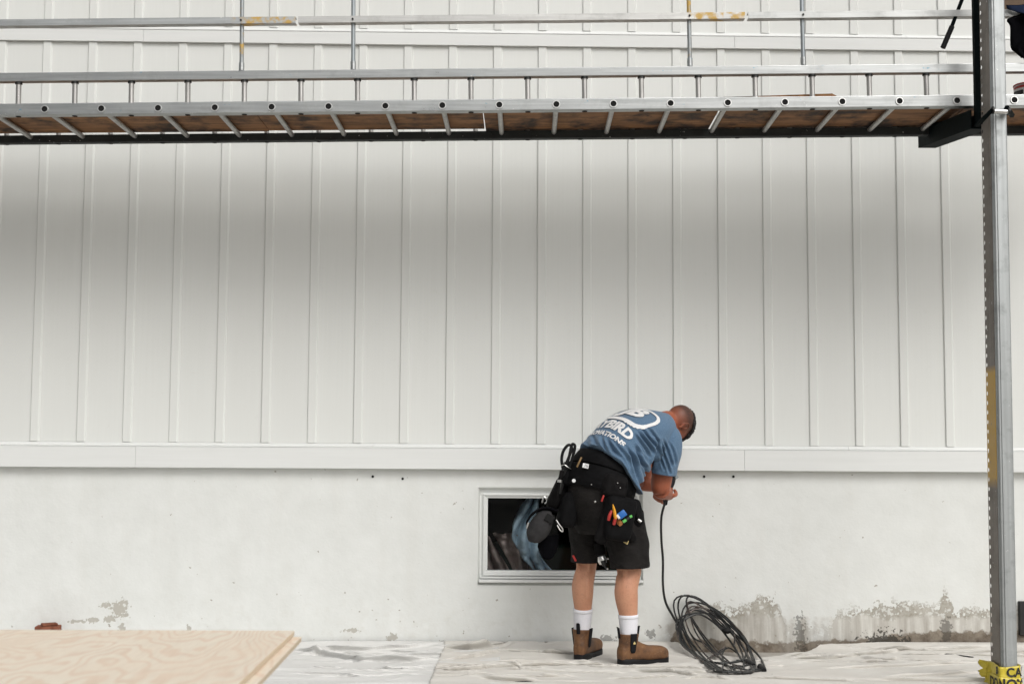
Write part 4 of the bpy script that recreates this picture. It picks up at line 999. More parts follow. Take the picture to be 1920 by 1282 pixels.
def arched(txt, size, bold, y0, wid, arch, sx=1.0, spacing=1.0):
    vs, fs, wd = text_mesh(txt, size, bold, spacing); k = wid / wd
    return [(x * k, y0 + y - arch * (x * k / (wid / 2)) ** 2) for x, y in vs], fs
print_mesh(*arched('RENOVATIONS', 0.037, 0.0016, -0.012, 0.300, 0.016))
print_mesh(*arched('JAYBIRD', 0.068, 0.0034, 0.040, 0.300, 0.016))
def band(outer, inner):
    n = len(outer); return [*outer, *inner], [(i, (i + 1) % n, n + (i + 1) % n, n + i) for i in range(n)]
def rrect(w_, h, r, cx, cy, n=9):
    o_ = []
    for qx, qy, a0 in ((1, 1, 0), (-1, 1, pi / 2), (-1, -1, pi), (1, -1, 3 * pi / 2)):
        for i in range(n): a = a0 + pi / 2 * i / (n - 1); o_.append((cx + qx * (w_ / 2 - r) + r * cos(a), cy + qy * (h / 2 - r) + r * sin(a)))
    # more points along the straight runs so the print can follow the cloth
    out = []
    for a, b in zip(o_, o_[1:] + o_[:1]):
        k = max(1, int(math.dist(a, b) / 0.012))
        for i in range(k): out.append((a[0] + (b[0] - a[0]) * i / k, a[1] + (b[1] - a[1]) * i / k))
    return out
def resample(poly, n):
    L_ = [0]; q = poly + poly[:1]
    for a, b in zip(q[:-1], q[1:]): L_.append(L_[-1] + math.dist(a, b))
    out = []; k = 0
    for i in range(n):
        s = L_[-1] * i / n
        while L_[k + 1] < s: k += 1
        f = (s - L_[k]) / max(1e-9, L_[k + 1] - L_[k]); a, b = q[k], q[k + 1]; out.append((a[0] + (b[0] - a[0]) * f, a[1] + (b[1] - a[1]) * f))
    return out
CY = 0.158
def feather(poly):       # stepped lower right corner, like wing feathers
    return [(x + (0.004 * abs(sin(x * 190)) if (x > 0.05 and y < CY - 0.03) else 0), y - (0.005 * abs(sin(x * 190)) if (x > 0.05 and y < CY - 0.03) else 0)) for x, y in poly]
print_mesh(*band(feather(resample(rrect(0.290, 0.150, 0.055, 0, CY), 120)), resample(rrect(0.258, 0.116, 0.042, 0, CY + 0.001), 120)))
vs, fs, wd = text_mesh('JB', 0.108, 0.0055, 0.95); print_mesh([(x * 1.5, y + CY) for x, y in vs], fs)

# ---- body
bd = MB()
hd = lambda x, y, z: HEAD_C + H_R * x + H_F * y + H_UP * z
AX = (H_R, H_F, H_UP)
bd.ell(hd(0, -0.014, 0.026), (0.076, 0.098, 0.092), AX, 28, 18)            # skull
bd.ell(hd(0, 0.030, 0.008), (0.070, 0.066, 0.082), AX, 24, 14)             # brow and temples
bd.ell(hd(0, 0.034, -0.055), (0.060, 0.060, 0.062), AX, 24, 14)            # cheeks and jaw
bd.ell(hd(0, 0.072, -0.098), (0.028, 0.020, 0.020), AX, 14, 10)            # chin
for s in (-1, 1):
    bd.ell(hd(s * 0.055, 0.022, -0.070), (0.016, 0.045, 0.030), AX, 14, 10)   # jaw angle
    bd.ell(hd(s * 0.028, 0.088, -0.012), (0.022, 0.012, 0.010), AX, 12, 8)    # brow ridge and lids
    bd.ell(hd(s * 0.044, 0.072, -0.040), (0.020, 0.018, 0.016), AX, 12, 8)    # cheekbone
bd.tube([hd(0, 0.094, -0.008), hd(0, 0.110, -0.038), hd(0, 0.118, -0.052), hd(0, 0.098, -0.060)], [0.008, 0.011, 0.015, 0.010], 10, 4)
bd.ell(hd(0, 0.092, -0.078), (0.024, 0.010, 0.0055), AX, 14, 8); bd.ell(hd(0, 0.090, -0.088), (0.022, 0.010, 0.006), AX, 14, 8)
for s in (-1, 1):                                                            # ears: rim, lobe and bowl
    E = lambda y, z, x=0.0: hd(s * (0.080 + x), -0.006 + y, -0.010 + z)
    bd.tube([E(0.016, -0.004, -.004), E(0.017, 0.018, .004), E(0.004, 0.032, .010), E(-0.014, 0.026, .016), E(-0.019, 0.006, .016), E(-0.010, -0.014, .010), E(0.002, -0.030, .003), E(0.012, -0.026, -.002)],
            [0.005, 0.0055, 0.006, 0.0062, 0.006, 0.0058, 0.0078, 0.005], 8, 5)
    bd.ell(E(0.0, 0.002, -0.002), (0.006, 0.016, 0.026), AX, 12, 8)
neck0 = at(1240, 803, -.46)
bd.tube([neck0 + (neck0 - HEAD_C) * 0.4, neck0, hd(0, -0.020, -0.080), hd(0, -0.010, -0.02)], [0.078, 0.070, 0.064, 0.055], 24, 5)
bd.tube([at(1240, 812, -.52), at(1250, 800, -.46), hd(0.03, -0.03, -0.06)], [0.045, 0.045, 0.035], 16, 4)
# trunk inside the shirt, so the figure is one body
core_pts = [at(1128, 950, -.69), at(1132, 905, -.69), at(1150, 855, -.66), at(1178, 825, -.60), at(1214, 812, -.52), at(1240, 803, -.46)]
bd.tube(core_pts, [0.13, 0.125, 0.115, 0.11, 0.085, 0.065], 24, 5)
sR, eR, wR = at(1247, 832, -.595), at(1239, 918, -.565), at(1252, 927, -.36)
sL, eL, wL = at(1218, 815, -.30), at(1203, 902, -.30), at(1238, 914, -.26)
bd.tube([at(1214, 812, -.54), sR], [0.06, 0.066], 16)
bd.tube([at(1214, 812, -.46), sL], [0.06, 0.066], 16)
bd.tube([sR, sR.lerp(eR, .35) + V((-.004, -.008, 0)), sR.lerp(eR, .7), eR + V((-0.002, -0.004, 0.012)), eR + V((0.0, 0.0, -0.018))], [0.062, 0.064, 0.061, 0.056, 0.040], 20, 5)
bd.tube([eR + V((0, -0.012, 0.0)), eR.lerp(wR, .25), eR.lerp(wR, .6), wR], [0.050, 0.053, 0.044, 0.030], 18, 5, flat=0.95)
bd.tube([sL, sL.lerp(eL, .5), eL], [0.062, 0.060, 0.050], 18, 4)
bd.tube([eL, eL.lerp(wL, .3), eL.lerp(wL, .7), wL], [0.050, 0.050, 0.038, 0.029], 16, 4)
def hand(wr, fwd, palm, thumb_side, curl, mb):
    """palm block, four unequal curled fingers and a thumb leaving the side of the palm"""
    f = unit(fwd); n = unit(V(palm) - f * V(palm).dot(f)); s_ = f.cross(n) * thumb_side
    mb.tube([wr - f * 0.03, wr, wr + f * 0.04, wr + f * 0.088], [0.028, 0.031, 0.041, 0.040], 16, 4, flat=0.55, up=n)
    for i, (off, ln) in enumerate(((0.030, 0.072), (0.010, 0.080), (-0.011, 0.075), (-0.030, 0.060))):
        p = wr + f * 0.082 + s_ * off; a = 0.35; d = f; pts = [p - f * 0.02]; 
        for j, fr in enumerate((0.45, 0.32, 0.23)):
            pts.append(p); a += curl[j]; d = f * cos(a) + n * sin(a); p = p + d * ln * fr
        pts.append(p); mb.tube(pts, [0.0098, 0.0102, 0.0096, 0.0088, 0.0070], 9, 3)
    b = wr + f * 0.025 + s_ * 0.032
    mb.tube([b - f * 0.01, b + s_ * 0.018 + f * 0.02 + n * 0.012, b + s_ * 0.020 + f * 0.045 + n * 0.030, b + s_ * 0.010 + f * 0.062 + n * 0.048], [0.014, 0.0135, 0.0115, 0.0085], 9, 3)
GRIP = at(1249, 932, -.255)
hand(wR, (GRIP - wR), (0.1, 0.25, 1.0), 1, (0.45, 0.8, 0.6), bd)
hand(wL, (GRIP + V((-.04, 0.02, .02)) - wL), (0.6, 0.2, 0.5), -1, (0.45, 0.8, 0.6), bd)
# legs: hip, knee, calf, ankle
hR, tR = atz(1160, 1247, 0.012), atz(1250, 1240, 0.012)
hL, tL = atz(1084, 1238, 0.012), atz(1119, 1223, 0.012)
def ankle_of(h, t_): f = (t_ - h); f.z = 0; f.normalize(); return V((h.x + f.x * .064, h.y + f.y * .064, 0.155))
kR, aR = at(1181, 1062, -.72), ankle_of(hR, tR)
kL, aL = at(1100, 1050, -.555), ankle_of(hL, tL)
def leg(hip, k, a, back, wide):
    mb_pts = [hip, hip.lerp(k, .55), k + V(back) * -0.004, k.lerp(a, .12), k.lerp(a, .30) + V(back) * 0.022, k.lerp(a, .45) + V(back) * 0.018, k.lerp(a, .70) + V(back) * 0.002, k.lerp(a, .92), a, V((a.x, a.y, 0.05))]
    bd.tube(mb_pts, [0.095, 0.085 * wide, 0.063 * wide, 0.060 * wide, 0.0655 * wide, 0.064 * wide, 0.0500 * wide, 0.040, 0.038, 0.038], 24, 5)
leg(at(1160, 955, -.74), kR, aR, (-.85, -.5, 0), 1.0)
leg(at(1108, 945, -.64), kL, aL, (-.6, -.8, 0), 0.95)
for k_, a_, fw in ((kR, aR, unit((tR - hR) * V((1, 1, 0)))), (kL, aL, unit((tL - hL) * V((1, 1, 0))))):
    side = V((-fw.y, fw.x, 0))
    for sg, dz in ((1, .27), (-1, .33)):       # the two heads of the calf, and the cords behind the knee
        bd.ell(k_.lerp(a_, dz) - fw * 0.046 + side * (sg * 0.022), (0.030, 0.034, 0.085), None, 14, 10)
        bd.tube([k_ - fw * 0.050 + side * (sg * 0.036) + V((0, 0, .05)), k_ - fw * 0.054 + side * (sg * 0.034), k_.lerp(a_, .14) - fw * 0.050 + side * (sg * 0.030)], [0.012, 0.013, 0.010], 8, 3)
body = bd.build('body', MAT['skin'], man, 'all'); remesh(body, 0.0042, 4, 0.5)
for s in (-1, 1):
    m = MB(); m.ell(hd(s * 0.030, 0.084, -0.022), (0.012, 0.012, 0.012), AX, 12, 8); m.build('eye', MAT['white_plastic'], man, True)
# hair on top: many small locks over the crown down to the forehead
hb_ = MB(); rnd = random.Random(5)
for i in range(1100):
    th = rnd.uniform(0, 2 * pi); ph = rnd.uniform(0, 1) ** 0.7 * 1.15
    lx, ly, lz = sin(ph) * cos(th), sin(ph) * sin(th), cos(ph)
    # scalp point on the upper skull, tilted forwards so the fringe is long and the back is short
    ly2 = ly * cos(0.45) + lz * sin(0.45); lz2 = -ly * sin(0.45) + lz * cos(0.45)
    if lz2 < -0.1 or (lz2 < 0.34 - 0.25 * max(0, -ly2) * -1 and ly2 < 0.30): continue
    if abs(lx) > 0.80 and lz2 < 0.5: continue
    p = hd(0.077 * lx, -0.008 + 0.104 * ly2, 0.028 + 0.094 * lz2); nn = unit(H_R * lx + H_F * ly2 + H_UP * lz2)
    tang = unit(nn.cross(V((rnd.gauss(0, 1), rnd.gauss(0, 1), rnd.gauss(0, 1))))); L_ = rnd.uniform(0.005, 0.012) * (0.45 + 0.9 * max(0, ly2 + .1))
    hb_.tube([p - nn * 0.004, p + nn * L_ * .7 + tang * 0.004, p + nn * L_ + tang * 0.010], [0.0048, 0.0045, 0.002], 5)
hb_.build('hair', MAT['hair'], man, True)

# ---- socks and boots
def sock(k, a, back, ztop, name='sock'):
    t0 = (k.z - ztop) / (k.z - a.z); B_ = V(back); m = MB()
    def cen(f): return k.lerp(a, f) + B_ * (0.018 * max(0, (0.70 - f) / .25) + 0.002 * max(0, min(1, (0.92 - f) / .22)))
    pts = [cen(t0), cen(t0 + (1 - t0) * .35), cen(t0 + (1 - t0) * .7), a, V((a.x, a.y, 0.125))]
    m.tube(pts, [0.0560, 0.0525, 0.0490, 0.0455, 0.042], 28, 5); o = m.build(name, MAT['sock'], man, 'all')
    r = MB(); d = (pts[1] - pts[0]).normalized(); r.tube([pts[0] - d * .002, pts[0] + d * 0.018, pts[0] + d * .0195], [0.0572, 0.0568, 0.0535], 28); r.build('cuff', MAT['sock'], o, 'all')
sock(kR, aR, (-.85, -.5, 0), at(1181, 1150, -.67).z)
sock(kL, aL, (-.6, -.8, 0), at(1092, 1139, -.49).z)
def boot(heel, toe, ankle, side, label):
    f = V((toe[0] - heel[0], toe[1] - heel[1], 0)); L_ = f.length; f.normalize(); l = V((-f.y, f.x, 0)) * side        # l points to the outer side
    o0 = V((heel[0], heel[1], 0.012)); P = lambda x, y, z: o0 + f * (x * L_ / 0.31) + l * y + V((0, 0, z))
    off = (ankle - o0); ax = off.dot(f) * 0.31 / L_; ay = off.dot(l)
    up = MB()
    # foot: cross sections heel to toe (x, half width, top z, bottom z, lateral shift)
    secs = [(0.002, 0.018, 0.080, 0.022, 0), (0.010, 0.033, 0.11, 0.018, 0), (0.05, 0.0405, 0.13, 0.018, 0), (0.10, 0.0415, 0.135, 0.018, 0), (0.145, 0.043, 0.116, 0.018, .002), (0.185, 0.047, 0.103, 0.018, .004), (0.235, 0.0505, 0.098, 0.018, .004),
            (0.272, 0.049, 0.093, 0.018, .002), (0.298, 0.039, 0.080, 0.018, -.002), (0.311, 0.020, 0.060, 0.024, -.003)]
    rings = []
    for x, hw, zt_, zb, sh_ in catmull(secs, 4):
        ring = []
        for j in range(28):
            a = 2 * pi * j / 28; c_, s_ = cos(a), sin(a); k = (abs(c_) ** 2.9 + abs(s_) ** 2.9) ** (-1 / 2.9)
            ring.append(P(x, sh_ + hw * c_ * k, (zt_ + zb) / 2 + (zt_ - zb) / 2 * s_ * k))
        rings.append(ring)
    up.loft(rings)
    sh_r = [(0.056, 0.056, 0.040, .05), (0.060, 0.060, 0.043, .085), (0.061, 0.056, 0.046, .115), (0.062, 0.055, 0.050, .145), (0.062, 0.058, 0.054, .168), (0.062, 0.0585, 0.0545, .172)]
    rings = []
    for x, rx, ry, z in catmull(sh_r, 4):
        yy = 0.0; rings.append([P(x + rx * cos(2 * pi * j / 28), yy + ry * sin(2 * pi * j / 28), z) for j in range(28)])
    up.loft(rings)
    o = up.build('boot', MAT['leather'], man, 'all'); remesh(o, 0.0045, 2, 0.5); o['label'] = label
    # sole with heel block and toe spring
    so_ = MB(); out = [(0.0, 0.0), (0.003, .020), (0.02, .034), (0.06, .040), (0.12, .041), (0.18, .046), (0.235, .0505), (0.275, .048), (0.300, .034), (0.312, .012)]
    pl = [(x, y) for x, y in out] + [(x, -y) for x, y in out[::-1]][:-1]
    def lift(x): return 0.012 * max(0, (x - 0.24) / 0.07) ** 2
    lv = [(0.0, -0.002), (0.0, 0.0), (0.030, 0.0010), (0.040, 0.0004), (0.043, -0.003)]
    def arch(x): return 0.013 * math.exp(-((x - 0.125) / 0.035) ** 2)
    cl2 = [(x, y) for x, y in catmull(pl + pl[:1], 3)][:-1]
    so_.loft([[P(x + (0.155 - x) * -gr * 6, y * (1 + gr * 20), -0.010 + z * (1.08 - 1.0 * max(0, min(.25, (x - .05) * 2))) + lift(x) + (arch(x) if z < .01 else 0)) for x, y in cl2] for z, gr in lv])
    so_.build('sole', MAT['black_rubber'], o, True)
    # elastic panels on both sides, pull tabs front and back
    for sd in (1, -1):
        ea = MB(); rows = []
        for i in range(9):
            z = 0.070 + 0.106 * i / 8; hwid = 0.0155 + 0.004 * i / 8
            if i == 0: hwid = 0.009
            k = max(0, min(1, (z - .075) / .095)); ry = 0.0430 + 0.0125 * k
            rows.append([P(0.064 + hwid * q, sd * (ry * math.sqrt(max(0, 1 - (hwid * q / 0.075) ** 2))), z) for q in (-1, -.5, 0, .5, 1)])
        ea.loft(rows, cap=False, closed=False)
        e = ea.build('elastic_panel', MAT['elastic'], o, 'all'); k = e.modifiers.new('thickness', 'SOLIDIFY'); k.thickness = 0.008; k.offset = 0
    for sd, dx in ((-1, -0.058), (1, 0.058)):
        tb = MB(); b = P(0.062 + dx, 0, 0.150); tb.tube([b, b + V((0, 0, .035)) + f * 0.004 * sd, b + V((0, 0, .056)) + f * 0.008 * sd, b + V((0, 0, .060)) + f * 0.014 * sd], [0.011, 0.012, 0.011, 0.008], 10, 3, flat=0.35, up=f)
        tb.build('pull_tab', MAT['elastic'], o, True)
    bg_ = MB(); c_ = P(0.062 + .004, ay * .6 - 0.0575 if side > 0 else ay * .6 + 0.0575, 0.128); return o, P, ax, ay
aL2 = atz(1094, 1188, 0.17); aR2 = V((aR.x, aR.y, 0.17))
oR, PR, axR, ayR = boot(hR, tR, aR, -1, 'right boot seen from its outer side')
m = MB(); c_ = PR(0.066, 0.0565, 0.125); fR = unit((tR - hR) * V((1, 1, 0)))
m.add([c_ + fR * a + V((0, 0, b)) for a, b in ((-.007, -.006), (.007, -.006), (.007, .002), (0.0, .010), (-.007, .002))], [(0, 1, 2, 3, 4)]); o = m.build('side_tag', MAT['badge'], oR)
boot(hL, tL, aL, 1, 'left boot seen from behind')

# ---- shorts
st = MB()
def ringtube(mb, keys, n=64, wr=0.0, seed=0, steps=10):
    k = catmull(keys, steps); rings = []
    for i, q in enumerate(k):
        c = V(q[0:3]); T, R, N = frame(q[3:6], q[6:9]); N = R.cross(T).normalized(); ring = []
        for j in range(n):
            a = 2 * pi * j / n; c_, s_ = cos(a), sin(a); kk = (abs(c_) ** 2.3 + abs(s_) ** 2.3) ** (-1 / 2.3); s = i / len(k)
            w_ = wr * ((1 - abs(sin(a * 2.5 + s * 4 + seed + 1.5 * mnoise.noise(V((s * 4, a, seed)))))) ** 2 + 0.7 * mnoise.noise(V((c_ * 3, s_ * 3, s * 7 + seed))))
            ring.append(c + (R * (s_ * q[9]) + N * (c_ * q[10])) * kk + (R * s_ + N * c_) * w_)
        rings.append(ring)
    mb.loft(rings)
RP = (.62, -.78, 0)
def key(px, py, Y, T, R, a, b): return (*at(px, py, Y), *T, *R, a, b)
ringtube(st, [key(1130, 1000, -.68, (0, 0, 1), RP, .150, .125), key(1128, 965, -.69, (.02, 0, 1), RP, .180, .165), key(1126, 925, -.70, (.10, .05, 1), RP, .190, .178), key(1131, 885, -.70, (.25, .12, .9), RP, .178, .156), key(1137, 862, -.69, (.35, .18, .85), RP, .155, .130)], 80, 0.004, 1)
ringtube(st, [key(1160, 955, -.73, (.0, .0, -1), RP, .118, .135), key(1172, 1000, -.74, (.06, 0, -1), RP, .112, .122), key(1179, 1040, -.735, (.05, 0, -1), RP, .104, .112), key(1181, 1064, -.73, (.02, 0, -1), RP, .103, .110)], 70, 0.006, 2)
ringtube(st, [key(1108, 950, -.62, (-.0, .0, -1), RP, .118, .135), key(1104, 1000, -.585, (-.03, .05, -1), RP, .098, .115), key(1102, 1035, -.57, (-.02, .04, -1), RP, .086, .098), key(1102, 1053, -.565, (0, .04, -1), RP, .085, .097)], 70, 0.005, 5)
shorts = st.build('shorts', MAT['shorts'], man, 'all'); remesh(shorts, 0.005, 3, 0.45)
m = MB(); q = at(1077, 1046, -.655); m.box(q, (0.012, 0.006, 0.038), Matrix.Rotation(-0.5, 3, 'Y'), 0.002); m.build('red_tab', MAT['red'], shorts)
# ---- tool belt
RB = (.55, -.83, -.20)
tb = MB()
ringtube(tb, [key(1122, 922, -.70, (.22, .10, .95), RB, .200, .186), key(1124, 912, -.70, (.24, .11, .95), RB, .206, .192), key(1128, 896, -.70, (.26, .12, .92), RB, .204, .190), key(1130, 886, -.70, (.28, .14, .90), RB, .196, .180)], 90, 0.003, 4, 6)
ringtube(tb, [key(1130, 884, -.70, (.30, .15, .88), RB, .188, .170), key(1133, 872, -.70, (.33, .17, .86), RB, .180, .162), key(1136, 861, -.69, (.36, .18, .84), RB, .165, .145)], 90, 0.002, 6, 6)
belt = tb.build('tool_belt', MAT['nylon'], man, 'all')
def blob(name, mat, px, py, Y, size, rot=(0, 0, 0), bevel=0.02, parent=None, seg=3, taper=1.0):
    m = MB(); R3 = (Matrix.Rotation(rot[2], 3, 'Z') @ Matrix.Rotation(rot[1], 3, 'Y') @ Matrix.Rotation(rot[0], 3, 'X'))
    m.box((0, 0, 0), size, None, min(bevel, min(size) * 0.45), seg); c = at(px, py, Y)
    m.v = [R3 @ V((q.x * (1 + (taper - 1) * (0.5 - q.z / size[2])), q.y * (1 + (taper - 1) * 0.5 * (0.5 - q.z / size[2])), q.z)) + c for q in m.v]
    return m.build(name, mat, parent if parent is not None else man, True)
RYZ = 0.5     # pouches face back and to his right
p_ = lambda *a, **k: blob(*a, parent=belt, **k)
p_('pouch', MAT['nylon2'], 1152, 912, -.885, (0.145, 0.075, 0.135), (-.15, .22, .35), .03)             # upper flap pouch
p_('pouch', MAT['nylon'], 1160, 972, -.90, (0.19, 0.09, 0.24), (-.05, .18, .42), .03, taper=.8)          # large tool pouch
p_('pouch', MAT['nylon2'], 1136, 985, -.895, (0.10, 0.07, 0.21), (-.05, .40, .2), .03, taper=.7)
p_('pouch', MAT['nylon'], 1184, 962, -.80, (0.09, 0.12, 0.16), (0, -.40, .9), .03)
p_('pouch', MAT['nylon'], 1066, 888, -.70, (0.085, 0.11, 0.14), (0, .32, .1), .025)                       # holster at his left hip
p_('pouch', MAT['nylon2'], 1046, 925, -.66, (0.085, 0.11, 0.19), (0, .50, .1), .03, taper=.8)
p_('pouch', MAT['nylon'], 1066, 955, -.72, (0.10, 0.13, 0.20), (0, .25, .2), .03)
p_('pouch_flap', MAT['nylon2'], 1180, 1000, -.865, (0.05, 0.05, 0.11), (0, -.60, .5), .022)               # black canister
b0 = p_('white_label', MAT['white_plastic'], 1098, 873, -.872, (0.034, 0.003, 0.026), (-.25, .22, .05), .001)
m = MB()
for i, dx in enumerate((-.003, .005, .0115)): m.box(V((dx, -0.003, 0)), (0.0022, 0.001, 0.020))
m.v = [Matrix.Rotation(.22, 3, 'Y') @ q + at(1098, 873, -.872) for q in m.v]; m.build('label_print', MAT['ink'], belt)
p_('gold_strip', MAT['gold'], 1086, 866, -.862, (0.010, 0.004, 0.062), (-.2, .45, 0), .001)
m = MB(); c_ = at(1076, 901, -.865); m.cyl(c_, c_ + V((-.1, -.7, .2)).normalized() * 0.004, 0.0105, 16); m.build('snap_button', MAT['steel'], belt, True)
for px, py, Y in ((1168, 942, -.925), (1168, 950, -.925), (1116, 940, -.92), (1109, 908, -.895), (1158, 905, -.93), (1163, 914, -.93)):
    m = MB(); m.ell(at(px, py, Y), (0.0035 if py > 945 or py < 930 else .006,) * 3, None, 8, 6); m.build('rivet', MAT['steel'], belt, True)
p_('badge', MAT['badge'], 1174, 1015, -.895, (0.028, 0.003, 0.022), (-.1, .45, .4), .001)
m = MB(); m.box((0, -.003, 0), (0.004, .001, .014)); m.box((.006, -.003, 0), (0.003, .001, .012)); m.v = [Matrix.Rotation(.4, 3, 'Z') @ (Matrix.Rotation(.45, 3, 'Y') @ q) + at(1174, 1015, -.895) for q in m.v]; m.build('badge_mark', MAT['ink'], belt)
p_('red_loop', MAT['red'], 1130, 934, -.93, (0.010, 0.006, 0.038), (0, .35, 0), .003)
m = MB(); m.tube([at(1017, 942, -.66), at(1020, 931, -.66), at(1026, 938, -.66), at(1022, 944, -.66)], 0.005, 8, 4); m.build('buckle', MAT['steel'], belt, True)

# ---- tools carried in the pouches (each can be lifted out)
snip = thing('tin_snips', 'black handled tin snips standing in the holster at the worker\'s left hip', 'tin snips', at(1060, 885, -.74))
for pts in ([(1056, 880), (1053, 862), (1056, 846), (1064, 835), (1070, 835), (1072, 842), (1066, 858), (1060, 872), (1058, 880)],
            [(1066, 880), (1072, 862), (1076, 848), (1078, 836), (1074, 832), (1071, 838), (1068, 852), (1064, 868), (1062, 880)]):
    m = MB(); m.tube([at(a, b, -.755 if i < 4 else -.75) for i, (a, b) in enumerate(pts)], 0.0085, 8, 4); m.build('handle', MAT['black_rubber'], snip, True)
m = MB(); m.tube([at(1052, 873, -.765), at(1058, 871, -.775), at(1066, 876, -.775), at(1072, 878, -.76), at(1077, 866, -.75)], 0.0022, 6, 4); m.build('wire_latch', MAT['steel'], snip, True)
m = MB(); m.tube([at(1060, 880, -.745), at(1055, 905, -.74), at(1050, 925, -.73)], [0.014, 0.011, 0.006], 8); m.build('blade', MAT['ink'], snip, True)
dr = thing('screwdriver', 'dark screwdriver with a silver collar beside the tin snips', 'screwdriver', at(1050, 900, -.77))
m = MB(); m.tube([at(1054, 882, -.775), at(1050, 898, -.775)], [0.013, 0.011], 10); m.build('handle', MAT['nylon2'], dr, True)
m = MB(); m.tube([at(1050, 899, -.775), at(1049.5, 904, -.775)], 0.0135, 12); m.build('collar', MAT['steel'], dr, True)
m = MB(); m.tube([at(1049.5, 904, -.775), at(1045, 934, -.76)], 0.006, 8); m.build('shaft', MAT['nylon2'], dr, True)
cb_ = thing('carabiner', 'slim steel carabiner clip hanging below the left hip pouch', 'carabiner', at(1050, 985, -.79))
m = MB(); m.tube([at(1043, 974, -.785), at(1049, 983, -.79), at(1055, 991, -.79), at(1055, 996, -.79), at(1050, 993, -.79), at(1045, 984, -.785)], 0.0032, 8, 4); m.build('hook', MAT['steel'], cb_, True)
kn = thing('utility_knife', 'yellow and red utility knife standing in the right hand pouch', 'utility knife', at(1152, 965, -.95))
m = MB(); m.tube([at(1149, 945, -.985), at(1151, 954, -.987), at(1153, 965, -.987), at(1154, 972, -.985)], [0.004, 0.013, 0.0155, 0.012], 10, 3, flat=.6); m.build('handle', MAT['yellow'], kn, True)
m = MB(); m.ell(at(1151.5, 957, -.996), (.003, .002, .003), None, 8, 6); m.build('screw', MAT['ink'], kn, True)
pl_ = thing('pliers', 'red handled pliers beside the yellow knife', 'pliers', at(1150, 975, -.95))
for a, b, c_, d in ((1147, 957, 1141, 975), (1157, 965, 1151, 983)):
    m = MB(); m.tube([at(a, b, -.98), at((a + c_) / 2 - 1, (b + d) / 2, -.985), at(c_, d, -.98)], [0.007, 0.0095, 0.008], 10, 3); m.build('handle', MAT['red'], pl_, True)
tm = thing('blue_case', 'small blue and white box tool beside the yellow knife', 'tool case', at(1166, 965, -.95))
m = MB(); R3 = Matrix.Rotation(-0.62, 3, 'Y'); m.box((0, 0, 0), (0.048, 0.02, 0.036), None, 0.004, 2); m.v = [R3 @ q + at(1166, 964, -.98) for q in m.v]; m.build('body', MAT['blue'], tm, True)
m = MB(); m.box((0, 0, 0), (0.014, 0.018, 0.026), None, 0.003, 2); m.v = [R3 @ q + at(1159, 968, -.982) for q in m.v]; m.build('cap', MAT['white_plastic'], tm, True)
mk = thing('marker_pen', 'black marker pen with light green ends in the right hand pouch', 'marker', at(1178, 970, -.94))
m = MB(); m.tube([at(1168, 978, -.952), at(1174, 974, -.952)], 0.0085, 12); m.build('cap', MAT['green'], mk, True)
m = MB(); m.tube([at(1174, 974, -.95), at(1181, 969, -.945)], 0.0068, 12); m.build('barrel', MAT['ink'], mk, True)
m = MB(); m.tube([at(1181, 969, -.945), at(1185, 966.5, -.945)], [0.0075, 0.0068], 12); m.build('end', MAT['green'], mk, True)
ch = thing('wooden_handle', 'round brown wooden tool handle below the marker pen', 'chisel', at(1161, 978, -.95))
m = MB(); m.tube([at(1164, 982, -.965), at(1160, 978, -.95), at(1156, 973, -.93)], [0.0135, 0.015, 0.012], 14); m.build('grip', MAT['orange_wood'], ch, True)
hm = thing('hammer_tacker', 'dark metal tool hanging on the outer side of the right hip', 'hand tool', at(1195, 960, -.86))
m = MB(); m.tube([at(1182, 938, -.86), at(1190, 955, -.86), at(1199, 977, -.85)], [0.010, 0.013, 0.010], 8); m.build('shaft', MAT['nylon2'], hm, True)
m = MB(); m.tube([at(1196, 973, -.855), at(1202, 978, -.855)], 0.009, 10); m.build('tip', MAT['steel'], hm, True)
dl = thing('cordless_drill', 'cordless drill hanging chuck down between the worker\'s legs', 'drill', at(1130, 1045, -.72))
m = MB(); m.tube([at(1122, 1018, -.70), at(1127, 1040, -.71)], [0.030, 0.030], 14); m.build('body', MAT['nylon2'], dl, True)
m = MB(); m.tube([at(1127, 1042, -.72), at(1129, 1050, -.72), at(1131, 1056, -.72)], [0.020, 0.027, 0.022], 16); m.build('collar', MAT['steel'], dl, True)
m = MB(); m.tube([at(1130, 1050, -.735), at(1133, 1060, -.735)], [0.017, 0.011], 12); m.tube([at(1133, 1060, -.735), at(1138, 1067, -.735)], [0.0045, 0.0055], 8); m.build('chuck', MAT['ink'], dl, True)
for px, py in ((1127, 1048), (1140, 1047), (1139, 1066)):
    m = MB(); m.ell(at(px, py, -.745), (.0055, .004, .0055), None, 8, 6); m.build('steel_stud', MAT['steel'], dl, True)
